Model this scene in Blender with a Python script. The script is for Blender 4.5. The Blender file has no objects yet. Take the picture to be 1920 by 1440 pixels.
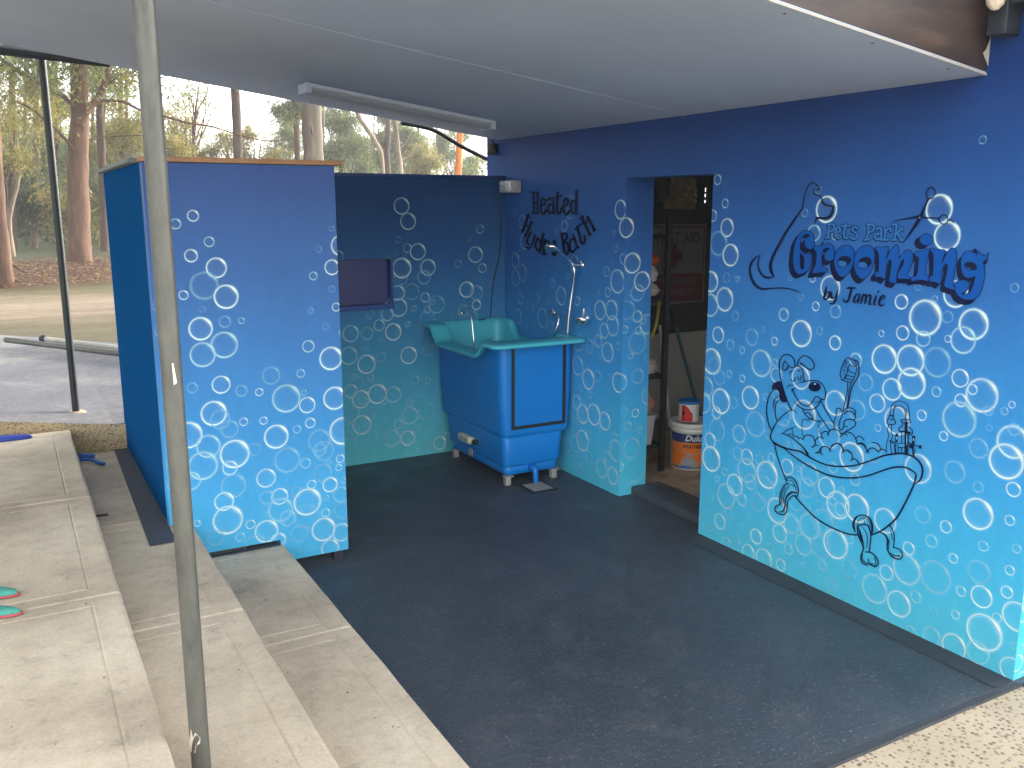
import bpy, bmesh, math, random
import numpy as np
from mathutils import Vector, Matrix
from mathutils.geometry import tessellate_polygon
R = math.radians
random.seed(7); rng = np.random.default_rng(7)
scene = bpy.context.scene
col = scene.collection

# ------------------------------------------------------------------ survey: photo pixel (1920x1440) -> point on a real plane
FOC = 1675.0; EYE = Vector((0, 0, 1.8)); PITCH = R(11.24); YAW = R(29.34)
FW = Vector((math.sin(YAW)*math.cos(PITCH), math.cos(YAW)*math.cos(PITCH), -math.sin(PITCH)))
RT = Vector((math.cos(YAW), -math.sin(YAW), 0)); UP = RT.cross(FW)
def ray(x, y): return FW*FOC + RT*(x-960) - UP*(y-720)
def onx(x, y, X):
    d = ray(x, y); return EYE + d*(X/d.x)
def ony(x, y, Y):
    d = ray(x, y); return EYE + d*(Y/d.y)
def onz(x, y, Z=0.0):
    d = ray(x, y); return EYE + d*((Z-EYE.z)/d.z)

# ------------------------------------------------------------------ bookkeeping
def tag(o, label=None, cat=None, group=None, kind=None):
    if label: o['label'] = label
    if cat: o['category'] = cat
    if group: o['group'] = group
    if kind: o['kind'] = kind
    return o
def thing(name, label, cat, loc=(0, 0, 0), group=None, rz=0):
    o = bpy.data.objects.new(name, None); col.objects.link(o)
    o.location = loc; o.rotation_euler = (0, 0, rz); o.empty_display_size = .1
    return tag(o, label, cat, group)
def link(o, parent=None, keep=True):
    col.objects.link(o)
    if parent is not None:
        o.parent = parent
        if keep:
            p = parent; v = Vector((0, 0, 0))
            while p is not None:
                v = v + Vector(p.location); p = p.parent
                if p is not None and p.type == 'MESH': pass
            root = parent
            while root.parent is not None: root = root.parent
            o.matrix_parent_inverse = Matrix.Translation(-Vector(root.location)) if parent is root else Matrix.Identity(4)
            if parent is not root:
                o.matrix_parent_inverse = Matrix.Identity(4)
    return o

class MB:
    def __init__(s): s.v = []; s.f = []; s.sm = []
    def add(s, vs, fs, smooth=False):
        n = len(s.v); s.v += [tuple(p) for p in vs]; s.f += [tuple(i+n for i in f) for f in fs]; s.sm += [smooth]*len(fs); return s
    def box(s, a, b, bev=0.0):
        x0, y0, z0 = a; x1, y1, z1 = b
        if x0 > x1: x0, x1 = x1, x0
        if y0 > y1: y0, y1 = y1, y0
        if z0 > z1: z0, z1 = z1, z0
        if bev <= 0:
            return s.add([(x0,y0,z0),(x1,y0,z0),(x1,y1,z0),(x0,y1,z0),(x0,y0,z1),(x1,y0,z1),(x1,y1,z1),(x0,y1,z1)],
                [(0,3,2,1),(4,5,6,7),(0,1,5,4),(1,2,6,5),(2,3,7,6),(3,0,4,7)])
        bm = bmesh.new(); bmesh.ops.create_cube(bm, size=1)
        for v in bm.verts: v.co = Vector(((x0+x1)/2+v.co.x*(x1-x0), (y0+y1)/2+v.co.y*(y1-y0), (z0+z1)/2+v.co.z*(z1-z0)))
        bmesh.ops.bevel(bm, geom=list(bm.edges), offset=bev, segments=2, profile=.6, affect='EDGES')
        return s.bm(bm, True)
    def bm(s, bm, smooth=False):
        bm.verts.index_update(); s.add([v.co[:] for v in bm.verts], [[v.index for v in f.verts] for f in bm.faces], smooth); bm.free(); return s
    def tube(s, pts, r, n=10, cap=True, smooth=True):
        pts = [Vector(p) for p in pts]; m = len(pts)
        rs = r if isinstance(r, (list, tuple)) else [r]*m
        vs = []; fs = []
        t0 = (pts[1]-pts[0]).normalized()
        a = Vector((0, 0, 1)) if abs(t0.z) < .9 else Vector((1, 0, 0))
        u = t0.cross(a).normalized()
        for i, p in enumerate(pts):
            t = (pts[min(i+1, m-1)]-pts[max(i-1, 0)]).normalized()
            u = (u - t*u.dot(t)).normalized(); w = t.cross(u)
            for k in range(n):
                an = 2*math.pi*k/n; vs.append(p+(u*math.cos(an)+w*math.sin(an))*rs[i])
        for i in range(m-1):
            for k in range(n):
                k2 = (k+1) % n; fs.append((i*n+k, i*n+k2, (i+1)*n+k2, (i+1)*n+k))
        s.add(vs, fs, smooth)
        if cap:
            s.add([vs[k] for k in range(n)], [tuple(reversed(range(n)))]); s.add([vs[(m-1)*n+k] for k in range(n)], [tuple(range(n))])
        return s
    def lathe(s, c, prof, n=32, axis=None, smooth=True):
        ax = Vector(axis).normalized() if axis else Vector((0, 0, 1))
        a = Vector((0, 0, 1)) if abs(ax.z) < .9 else Vector((1, 0, 0))
        u = ax.cross(a).normalized() if axis else Vector((1, 0, 0)); w = ax.cross(u) if axis else Vector((0, 1, 0))
        c = Vector(c); vs = []; fs = []
        for (r, z) in prof:
            for k in range(n):
                an = 2*math.pi*k/n; vs.append(c+ax*z+(u*math.cos(an)+w*math.sin(an))*r)
        for i in range(len(prof)-1):
            for k in range(n):
                k2 = (k+1) % n; fs.append((i*n+k, i*n+k2, (i+1)*n+k2, (i+1)*n+k))
        return s.add(vs, fs, smooth)
    def build(s, name, mat, parent=None, fix=True, auto=None):
        me = bpy.data.meshes.new(name); me.from_pydata(s.v, [], s.f); me.materials.append(mat)
        me.polygons.foreach_set('use_smooth', s.sm)
        if fix:
            bm = bmesh.new(); bm.from_mesh(me); bmesh.ops.recalc_face_normals(bm, faces=bm.faces); bm.to_mesh(me); bm.free()
        me.update()
        o = bpy.data.objects.new(name, me)
        if auto: me.set_sharp_from_angle(angle=R(auto)); me.polygons.foreach_set('use_smooth', [True]*len(me.polygons))
        return link(o, parent)

def catmull(P, k=6):
    """P: tuples of equal length (x,y[,w]); returns smoothed list"""
    if len(P) < 3: return [tuple(p) for p in P]
    A = [np.array(p, float) for p in P]
    A = [2*A[0]-A[1]] + A + [2*A[-1]-A[-2]]
    out = []
    for i in range(1, len(A)-2):
        a, b, c, d = A[i-1:i+3]
        for j in range(k):
            t = j/k
            out.append(.5*((2*b)+(c-a)*t+(2*a-5*b+4*c-d)*t*t+(3*b-a-3*c+d)*t**3))
    out.append(A[-2]); return [tuple(p) for p in out]
def catmull_closed(P, k=5):
    A = [np.array(p, float) for p in P]; n = len(A); out = []
    for i in range(n):
        a, b, c, d = A[i-1], A[i], A[(i+1) % n], A[(i+2) % n]
        for j in range(k):
            t = j/k
            out.append(tuple(.5*((2*b)+(c-a)*t+(2*a-5*b+4*c-d)*t*t+(3*b-a-3*c+d)*t**3)))
    return out

# ------------------------------------------------------------------ materials
def lin(c):
    return tuple(((x/255)/12.92 if x/255 <= .04045 else ((x/255+.055)/1.055)**2.4) for x in c)
class NT:
    def __init__(s, name):
        s.m = bpy.data.materials.new(name); s.m.use_nodes = True; s.t = s.m.node_tree; s.t.nodes.clear()
        s.out = s.n('ShaderNodeOutputMaterial'); s.b = s.n('ShaderNodeBsdfPrincipled'); s.l(s.b, 0, s.out, 'Surface')
        s.co = None
    def n(s, t, **kw):
        nd = s.t.nodes.new(t)
        for k, v in kw.items(): setattr(nd, k, v)
        return nd
    def l(s, a, ao, b, bi): s.t.links.new(a.outputs[ao], b.inputs[bi])
    def coord(s):
        if s.co is None: s.co = s.n('ShaderNodeTexCoord')
        return s.co
    def map(s, scale=(1, 1, 1), loc=(0, 0, 0), rot=(0, 0, 0)):
        m = s.n('ShaderNodeMapping'); m.inputs['Scale'].default_value = scale; m.inputs['Location'].default_value = loc; m.inputs['Rotation'].default_value = rot
        s.l(s.coord(), 'Object', m, 0); return m
    def noise(s, sc, det=4, rough=.55, scale=(1, 1, 1), dist=0):
        t = s.n('ShaderNodeTexNoise'); t.inputs['Scale'].default_value = sc; t.inputs['Detail'].default_value = det
        t.inputs['Roughness'].default_value = rough; t.inputs['Distortion'].default_value = dist
        s.l(s.map(scale), 0, t, 'Vector'); return t
    def vor(s, sc, scale=(1, 1, 1), feature='F1'):
        t = s.n('ShaderNodeTexVoronoi', feature=feature); t.inputs['Scale'].default_value = sc; s.l(s.map(scale), 0, t, 'Vector'); return t
    def ramp(s, src, so, stops, interp='LINEAR'):
        r = s.n('ShaderNodeValToRGB'); r.color_ramp.interpolation = interp; e = r.color_ramp.elements
        while len(e) < len(stops): e.new(.5)
        for i, (p, c) in enumerate(stops):
            e[i].position = p; e[i].color = (*c, 1) if isinstance(c, (tuple, list)) else (c, c, c, 1)
        s.l(src, so, r, 0); return r
    def mix(s, fac, a, b, mode='MIX'):
        m = s.n('ShaderNodeMix', data_type='RGBA', blend_type=mode)
        for v, idx in ((fac, 0), (a, 6), (b, 7)):
            if isinstance(v, tuple) and len(v) == 2 and not isinstance(v[0], (int, float)): s.t.links.new(v[0].outputs[v[1]], m.inputs[idx])
            elif isinstance(v, (int, float)): m.inputs[idx].default_value = v if idx == 0 else (v, v, v, 1)
            else: m.inputs[idx].default_value = (*v, 1)
        return m
    def math(s, op, a, b=0.0, clamp=False):
        m = s.n('ShaderNodeMath', operation=op, use_clamp=clamp)
        for v, i in ((a, 0), (b, 1)):
            if isinstance(v, tuple): s.t.links.new(v[0].outputs[v[1]], m.inputs[i])
            else: m.inputs[i].default_value = v
        return m
    def bump(s, src, so, strength=.3, dist=.01, prev=None):
        b = s.n('ShaderNodeBump'); b.inputs['Strength'].default_value = strength; b.inputs['Distance'].default_value = dist
        s.l(src, so, b, 'Height')
        if prev: s.l(prev, 0, b, 'Normal')
        s.l(b, 0, s.b, 'Normal'); return b
    def set(s, **kw):
        for k, v in kw.items(): s.b.inputs[k.replace('_', ' ')].default_value = v
        return s
    def base(s, c): s.b.inputs['Base Color'].default_value = (*c, 1); return s
def simple(name, c, rough=.6, metal=0, var=.12, sc=12, bump=.05, bd=.003):
    t = NT(name); t.set(Roughness=rough, Metallic=metal)
    nz = t.noise(sc, 5)
    lo = tuple(x*(1-var) for x in c); hi = tuple(min(1, x*(1+var)) for x in c)
    r = t.ramp(nz, 0, [(.3, lo), (.7, hi)]); t.l(r, 0, t.b, 'Base Color')
    if bump: t.bump(t.noise(sc*6, 3), 0, bump, bd)
    return t.m
M = {}
def wall_mat(name, stops, rough=.48, sheen=1.0):
    """painted masonry: colour goes with height above the slab (a painted fade; wallR also holds shade in its top colours)"""
    t = NT(name); t.set(Roughness=rough, Specular_IOR_Level=.08)
    sep = t.n('ShaderNodeSeparateXYZ'); t.l(t.coord(), 'Object', sep, 0)
    nz = t.noise(.9, 2, .5)
    h = t.math('ADD', (sep, 'Z'), (t.math('MULTIPLY', (t.math('SUBTRACT', (nz, 0), .5), 0), .35), 0))
    mr = t.math('DIVIDE', (h, 0), 2.5, True)
    r = t.ramp(mr, 0, [(z/2.5, lin(c)) for z, c in stops])
    sc = t.noise(45, 6, .7); sv = t.noise(9, 5, .7, (1, 1, .25)); v0 = t.ramp(sc, 0, [(.3, .93), (.7, 1.0)]); v1 = t.ramp(sv, 0, [(.3, .93), (.6, 1.0)]); v = t.mix(1.0, (v0, 0), (v1, 0), 'MULTIPLY')
    m = t.mix(1.0, (r, 0), (v, 2), 'MULTIPLY'); t.l(m, 2, t.b, 'Base Color')
    b = t.bump(t.noise(220, 3, .6), 0, .22, .002); b2 = t.bump(t.noise(6, 4, .6), 0, .15, .01, b)
    return t.m
M['wallR'] = wall_mat('paint_bubble_wall', [(0.0, (84,194,218)), (.35, (68,176,217)), (.75, (58,150,210)), (1.15, (54,130,196)), (1.5, (46,104,174)), (1.9, (34,78,142)), (2.25, (24,56,114))])  # top stops darkened to hold the shade under the roof
M['wallB'] = wall_mat('paint_back_wall', [(0.0, (98,200,206)), (.35, (86,182,202)), (.75, (70,154,192)), (1.15, (56,122,172)), (1.5, (44,94,148)), (1.9, (32,68,116)), (2.3, (26,56,104))])
M['wallP'] = wall_mat('paint_partition', [(0.0, (82,186,226)), (.35, (76,170,220)), (.75, (68,144,204)), (1.15, (66,122,184)), (1.5, (64,106,166)), (1.9, (62,90,148)), (2.3, (60,82,142))])
M['sideblue'] = simple('paint_side_blue', lin((3,68,120)), .6, var=.05, sc=3); M['sideblue'].node_tree.nodes['Principled BSDF'].inputs['Specular IOR Level'].default_value = 0.0
M['slabborder'] = simple('painted_border_dark', lin((58,64,76)), .7, var=.15, sc=20, bump=.2)
M['capnavy'] = simple('paint_navy_trim', lin((26,58,110)), .5, var=.1)
M['recess'] = simple('paint_recess', lin((52,62,120)), .5, var=.05)
M['recesstrim'] = simple('paint_recess_trim', lin((10,70,140)), .45, var=.05)
def decal(name, rough=.45):
    t = NT(name); t.set(Roughness=rough)
    a = t.n('ShaderNodeAttribute', attribute_name='Col'); t.l(a, 'Color', t.b, 'Base Color')
    tr = t.n('ShaderNodeBsdfTransparent'); mx = t.n('ShaderNodeMixShader')
    t.l(a, 'Alpha', mx, 0); t.l(tr, 0, mx, 1); t.l(t.b, 0, mx, 2); t.l(mx, 0, t.out, 'Surface'); return t.m
M['bubble'] = decal('paint_bubbles')
def lowspec(m, v=.12): m.node_tree.nodes['Principled BSDF'].inputs['Specular IOR Level'].default_value = v; return m
M['navy'] = lowspec(simple('paint_navy_line', lin((4,18,56)), .6, var=.05, bump=0))
M['letter'] = lowspec(simple('paint_letter_blue', lin((0,76,156)), .6, var=.06, bump=0))
M['letter2'] = simple('paint_letter_blue_small', lin((10,98,166)), .6, var=.06, bump=0)
M['black'] = lowspec(simple('paint_letter_dark', lin((6,16,44)), .6, var=.05, bump=0))
M['glint'] = simple('paint_glint', lin((120,190,230)), .5, var=.05, bump=0)
# concrete steps
t = NT('concrete_steps'); t.set(Roughness=.88)
n1 = t.noise(1.7, 8, .65); n2 = t.noise(14, 8, .75); n3 = t.noise(90, 4, .7)
r1 = t.ramp(n1, 0, [(.30, lin((168,152,132))), (.5, lin((208,191,167))), (.7, lin((228,213,189)))])
r2 = t.ramp(n2, 0, [(.30, .66), (.44, .92), (.6, 1.0), (.75, 1.08)])
m = t.mix(.9, (r1, 0), (r2, 0), 'MULTIPLY'); r3 = t.ramp(n3, 0, [(.3, .8), (.6, 1.0)])
m = t.mix(.8, (m, 2), (r3, 0), 'MULTIPLY'); t.l(m, 2, t.b, 'Base Color')
b = t.bump(n2, 0, .35, .006); t.bump(n3, 0, .45, .002, b); M['steps'] = t.m
M['joint'] = simple('mortar_dirt', lin((112,104,94)), .95, var=.25, sc=30)
# painted slab floor
t = NT('painted_slab'); n1 = t.noise(1.3, 6, .6); n2 = t.noise(38, 6, .7); n4 = t.noise(5, 6, .65)
r1 = t.ramp(n1, 0, [(.3, lin((56,62,70))), (.55, lin((64,70,78))), (.75, lin((75,80,88)))])
n5 = t.noise(26, 5, .7); sc0 = t.ramp(n4, 0, [(.50, 0.0), (.68, 1.0)]); sc1 = t.ramp(n5, 0, [(.42, 0.0), (.62, 1.0)]); sc = t.mix(1.0, (sc0, 0), (sc1, 0), 'MULTIPLY'); sp = t.ramp(t.noise(75, 3, .7), 0, [(.60, 0.0), (.68, 1.0)])
fl = t.math('MULTIPLY', (sc, 2), .60); m = t.mix((fl, 0), (r1, 0), lin((96,96,100)))
fs = t.math('MULTIPLY', (sp, 0), .62); m = t.mix((fs, 0), (m, 2), lin((150,155,170))); t.l(m, 2, t.b, 'Base Color')
rr = t.ramp(n4, 0, [(.35, .36), (.65, .55)]); t.l(rr, 0, t.b, 'Roughness'); t.set(Specular_IOR_Level=.45)
nb = t.noise(62, 4, .7); b = t.bump(nb, 0, .9, .008); t.bump(n2, 0, .25, .010, b); M['slab'] = t.m
t = NT('painted_slab_edge'); r1 = t.ramp(t.noise(4, 5), 0, [(.3, lin((60,64,70))), (.7, lin((68,72,78)))]); t.l(r1, 0, t.b, 'Base Color'); t.set(Roughness=.62, Specular_IOR_Level=.2)
t.bump(t.noise(60, 4), 0, .12, .002); M['slabedge'] = t.m
# exposed aggregate
def aggregate(name, bg1, bg2, stone, sc):
    t = NT(name); t.set(Roughness=.85)
    v = t.vor(sc, (1, 1, 1)); v2 = t.vor(sc*1.9); n1 = t.noise(2.5, 6)
    wr = t.ramp(n1, 0, [(.3, lin(bg1)), (.7, lin(bg2))])
    f1 = t.ramp(v, 'Distance', [(.34, 1.0), (.44, 0.0)]); sep = t.n('ShaderNodeSeparateXYZ'); t.l(v, 'Color', sep, 0)
    pick = t.ramp(sep, 0, [(.78, 1.0), (.84, 0.0)]); f = t.math('MULTIPLY', (f1, 0), (pick, 0))
    sc1 = t.ramp(sep, 1, [(.0, lin(stone[0])), (.5, lin(stone[1])), (1.0, lin(stone[2]))])
    m = t.mix((f, 0), (wr, 0), (sc1, 0))
    f2 = t.ramp(v2, 'Distance', [(.26, 1.0), (.38, 0.0)]); sep2 = t.n('ShaderNodeSeparateXYZ'); t.l(v2, 'Color', sep2, 0)
    p2 = t.ramp(sep2, 2, [(.5, .7), (.56, 0.0)]); g = t.math('MULTIPLY', (f2, 0), (p2, 0)); m = t.mix((g, 0), (m, 2), lin(stone[1]))
    t.l(m, 2, t.b, 'Base Color'); t.bump(v, 'Distance', .25, .004); return t.m
M['agg'] = aggregate('exposed_aggregate', (178,160,134), (202,184,156), [(104,94,86), (148,128,106), (178,156,130)], 56)
M['aggface'] = aggregate('aggregate_edge', (172,150,112), (200,178,138), [(84,76,62), (112,98,78), (140,124,98)], 95)
# apron concrete
t = NT('weathered_apron'); t.set(Roughness=.9)
n1 = t.noise(1.1, 8, .7); n2 = t.noise(26, 6, .75, (1, 1.6, 1))
r1 = t.ramp(n1, 0, [(.3, lin((86,86,92))), (.5, lin((104,104,110))), (.7, lin((134,130,126)))])
r2 = t.ramp(n2, 0, [(.35, .55), (.5, .95), (.7, 1.2)]); m = t.mix(.9, (r1, 0), (r2, 0), 'MULTIPLY'); t.l(m, 2, t.b, 'Base Color')
t.bump(n2, 0, .5, .01); M['apron'] = t.m
# bush ground
t = NT('bush_ground'); t.set(Roughness=.95)
sep = t.n('ShaderNodeSeparateXYZ'); t.l(t.coord(), 'Object', sep, 0)
w = t.noise(.35, 5, .65); w2 = t.noise(1.6, 6, .7, (.5, 1.4, 1))
yy = t.math('ADD', (sep, 1), (t.math('MULTIPLY', (t.math('SUBTRACT', (w, 0), .5), 0), 4.5), 0))
yy = t.math('ADD', (yy, 0), (t.math('MULTIPLY', (sep, 0), .12), 0))
yd = t.math('DIVIDE', (yy, 0), 60, True)
G = lambda y: y/60
gr = t.ramp(yd, 0, [(G(10.3), lin((118,106,74))), (G(11.6), lin((126,112,84))), (G(12.6), lin((176,152,124))), (G(14.8), lin((184,160,132))), (G(16), lin((140,124,84))),
                    (G(17.6), lin((126,112,72))), (G(19), lin((122,84,58))), (G(24), lin((114,74,50))), (G(27), lin((100,84,52))), (G(31), lin((92,92,48))), (G(36), lin((84,110,50))), (G(46), lin((70,84,44)))])
r2 = t.ramp(w2, 0, [(.3, .62), (.5, .95), (.7, 1.25)]); m = t.mix(1.0, (gr, 0), (.58, .60, .62), 'MULTIPLY'); m = t.mix(.9, (m, 2), (r2, 0), 'MULTIPLY')
n3 = t.noise(11, 7, .75, (1, 2.5, 1)); r3 = t.ramp(n3, 0, [(.33, .55), (.5, 1.0), (.68, 1.35)]); m = t.mix(.8, (m, 2), (r3, 0), 'MULTIPLY')
t.l(m, 2, t.b, 'Base Color'); t.bump(n3, 0, .6, .05); M['bush'] = t.m
M['soffit'] = simple('soffit_paint', lin((166,181,200)), .6, var=.06, sc=1.3, bump=.06)
M['soffitedge'] = simple('soffit_edge', lin((170,166,158)), .6, var=.1)
t = NT('fascia_timber'); t.set(Roughness=.55)
n1 = t.noise(3, 6, .6, (1, 1, 6)); r1 = t.ramp(n1, 0, [(.3, lin((44,36,36))), (.55, lin((66,54,50))), (.75, lin((92,72,62)))]); t.l(r1, 0, t.b, 'Base Color'); t.bump(n1, 0, .3, .004); M['fascia'] = t.m
M['darkmetal'] = simple('dark_metal', lin((30,38,48)), .5, var=.2)
# galvanised
def galv(name, c, sc=30):
    t = NT(name); t.set(Roughness=.5, Metallic=.45)
    n1 = t.noise(sc, 6, .65, (1, 1, .35)); n2 = t.noise(5, 5, .6, (1, 1, .25))
    r1 = t.ramp(n1, 0, [(.3, tuple(x*.72 for x in c)), (.5, c), (.72, tuple(min(1, x*1.2) for x in c))]); r2 = t.ramp(n2, 0, [(.35, .7), (.6, 1.05)])
    m = t.mix(.9, (r1, 0), (r2, 0), 'MULTIPLY'); t.l(m, 2, t.b, 'Base Color'); t.bump(n1, 0, .15, .001); return t.m
M['galv'] = galv('galvanised_steel', lin((98,99,94)))
M['galvdark'] = galv('weathered_steel', lin((46,52,54)))
M['chrome'] = simple('chrome', (.82, .82, .84), .22, 1, var=.03, bump=0)
M['alu'] = simple('aluminium', lin((176,172,162)), .5, .35, var=.1)
M['tubblue'] = simple('tub_blue_plastic', lin((0,122,204)), .4, var=.035, sc=2, bump=.03)
M['tubcyan'] = simple('tub_cyan_plastic', lin((72,186,202)), .4, var=.10, sc=5, bump=.05)
M['rubber'] = simple('black_rubber', lin((24,26,30)), .6, var=.25)
M['pvc'] = simple('weathered_pvc', lin((176,172,162)), .6, var=.25, sc=4)
M['white'] = simple('white_plastic', lin((222,220,210)), .5, var=.04)
M['cream'] = simple('cream_plastic', lin((216,208,176)), .5, var=.05)
M['greybox'] = simple('grey_box', lin((150,152,150)), .5, var=.2, sc=40)
M['diff'] = simple('light_diffuser', lin((150,160,170)), .5, var=.03, bump=0)
M['wood'] = simple('pine_cap', lin((150,112,80)), .6, var=.15, sc=8)
M['weathered'] = simple('weathered_cap', lin((110,118,116)), .8, var=.3, sc=30)
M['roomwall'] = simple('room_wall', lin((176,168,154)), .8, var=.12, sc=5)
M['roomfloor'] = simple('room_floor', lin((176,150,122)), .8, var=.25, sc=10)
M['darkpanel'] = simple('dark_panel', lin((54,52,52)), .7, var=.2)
M['foil'] = simple('foil_insulation', (.62, .48, .30), .3, .85, var=.35, sc=25, bump=.8, bd=.03)
M['signwhite'] = simple('sign_white', lin((112,108,102)), .5, var=.05)
M['signred'] = simple('sign_red', lin((96,22,28)), .5, var=.05)
M['signblack'] = simple('sign_black', lin((24,24,26)), .5, var=.05)
M['orange'] = simple('orange_print', lin((232,120,40)), .45, var=.05)
M['red'] = simple('red_print', lin((206,42,36)), .45, var=.05)
M['lidblue'] = simple('lid_blue', lin((20,106,180)), .4, var=.2, sc=30)
M['teal'] = simple('teal_fabric', lin((72,152,138)), .85, var=.12, sc=40, bump=.3)
M['pink'] = simple('pink_trim', lin((184,76,82)), .6, var=.05)
M['navyplastic'] = simple('navy_plastic', lin((28,56,150)), .5, var=.1)
M['brushblue'] = simple('brush_blue', lin((24,98,178)), .45, var=.1)
M['yellow'] = simple('yellow_strap', lin((206,190,70)), .6, var=.1)
M['towel'] = simple('towel', lin((206,192,174)), .9, var=.2, sc=20, bump=.5, bd=.01)
M['pinkcloth'] = simple('pink_cloth', lin((206,150,130)), .9, var=.2, sc=14, bump=.4, bd=.01)
M['orangecloth'] = simple('orange_cloth', lin((224,92,44)), .8, var=.15)
M['clear'] = simple('tub_translucent', lin((196,200,200)), .35, var=.08)
M['tealpole'] = simple('speckled_pole', lin((60,104,110)), .6, var=.6, sc=120)
# bark
def bark(name, c1, c2, c3):
    t = NT(name); t.set(Roughness=.9)
    n1 = t.noise(5, 7, .7, (1, 1, .18)); n2 = t.noise(1.2, 4, .6, (1, 1, .5))
    r1 = t.ramp(n1, 0, [(.3, lin(c1)), (.5, lin(c2)), (.72, lin(c3))]); r2 = t.ramp(n2, 0, [(.3, .72), (.7, 1.15)])
    m = t.mix(.9, (r1, 0), (r2, 0), 'MULTIPLY'); t.l(m, 2, t.b, 'Base Color'); t.bump(n1, 0, .7, .05); return t.m
M['barkred'] = bark('bark_red', (66,48,38), (100,72,56), (136,104,82))
M['barkdark'] = bark('bark_dark', (58,44,38), (84,64,54), (112,88,74))
M['barkgrey'] = bark('bark_grey', (84,76,66), (110,100,88), (138,126,112))
M['barkpale'] = bark('bark_pale', (112,98,84), (146,130,110), (180,164,142))
M['barksunlit'] = bark('bark_sunlit', (176,92,34), (216,124,52), (240,160,84))  # orange sunlight on the trunk is put into the bark colour
def leafm(name, k=1.0):
    t = NT(name); t.set(Roughness=.55)
    a = t.n('ShaderNodeAttribute', attribute_name='Col'); t.l(a, 'Color', t.b, 'Base Color')
    tr = t.n('ShaderNodeBsdfTranslucent'); mx = t.n('ShaderNodeMixShader'); mx.inputs[0].default_value = .45
    g = t.mix(1.0, (a, 'Color'), (1.35*k, 1.3*k, .8*k), 'MULTIPLY'); t.l(g, 2, tr, 0)
    t.l(t.b, 0, mx, 1); t.l(tr, 0, mx, 2); t.l(mx, 0, t.out, 'Surface'); return t.m
M['leaf'] = leafm('gum_leaves')
# ================================================================== camera
cam = bpy.data.cameras.new('camera'); co = bpy.data.objects.new('camera', cam); col.objects.link(co); scene.camera = co
cam.sensor_fit = 'HORIZONTAL'; cam.sensor_width = 36; cam.lens = FOC/1920*36; cam.clip_start = .05; cam.clip_end = 600
rot = Matrix((RT, UP, -FW)).transposed().to_4x4(); co.matrix_world = Matrix.Translation(EYE) @ rot

WX = 3.24; BY = 5.87; NY = 1.81; PX0 = .55; PX1 = 1.412; PY = 4.25
def tread_noise(): return 0
# ================================================================== the setting
# painted slab
b = MB(); n = 60
b.box((1.0, NY-.03, -.12), (4.0, BY, 0)); b.build('painted_slab', M['slab'])['kind'] = 'structure'
e = MB(); e.add([(WX-.11, NY, .0025), (WX, NY, .0025), (WX, 3.63, .0025), (WX-.13, 3.63, .0025)], [(0, 1, 2, 3)])
e.add([(1.2, NY-.03, .0025), (WX, NY-.03, .0025), (WX, NY-.012, .0025), (2.2, NY+.004, .0025), (1.2, NY-.005, .0025)], [(0, 1, 2, 3, 4)])
o = e.build('slab_edge_band', M['slabedge']); o['kind'] = 'structure'
# pebble path in front: sheet with real extent, level with the slab
b = MB(); b.add([(-6, -8, -.012), (12, -8, -.012), (12, NY-.031, -.012), (-6, NY-.031, -.012)], [(0, 1, 2, 3)])
b.build('pebble_path', M['agg'])['kind'] = 'structure'
b = MB(); b.box((WX+.02, NY-.16, -.03), (4.6, NY-.031, -.002)); b.build('painted_kerb_strip', M['slabedge'])['kind'] = 'structure'

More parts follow.
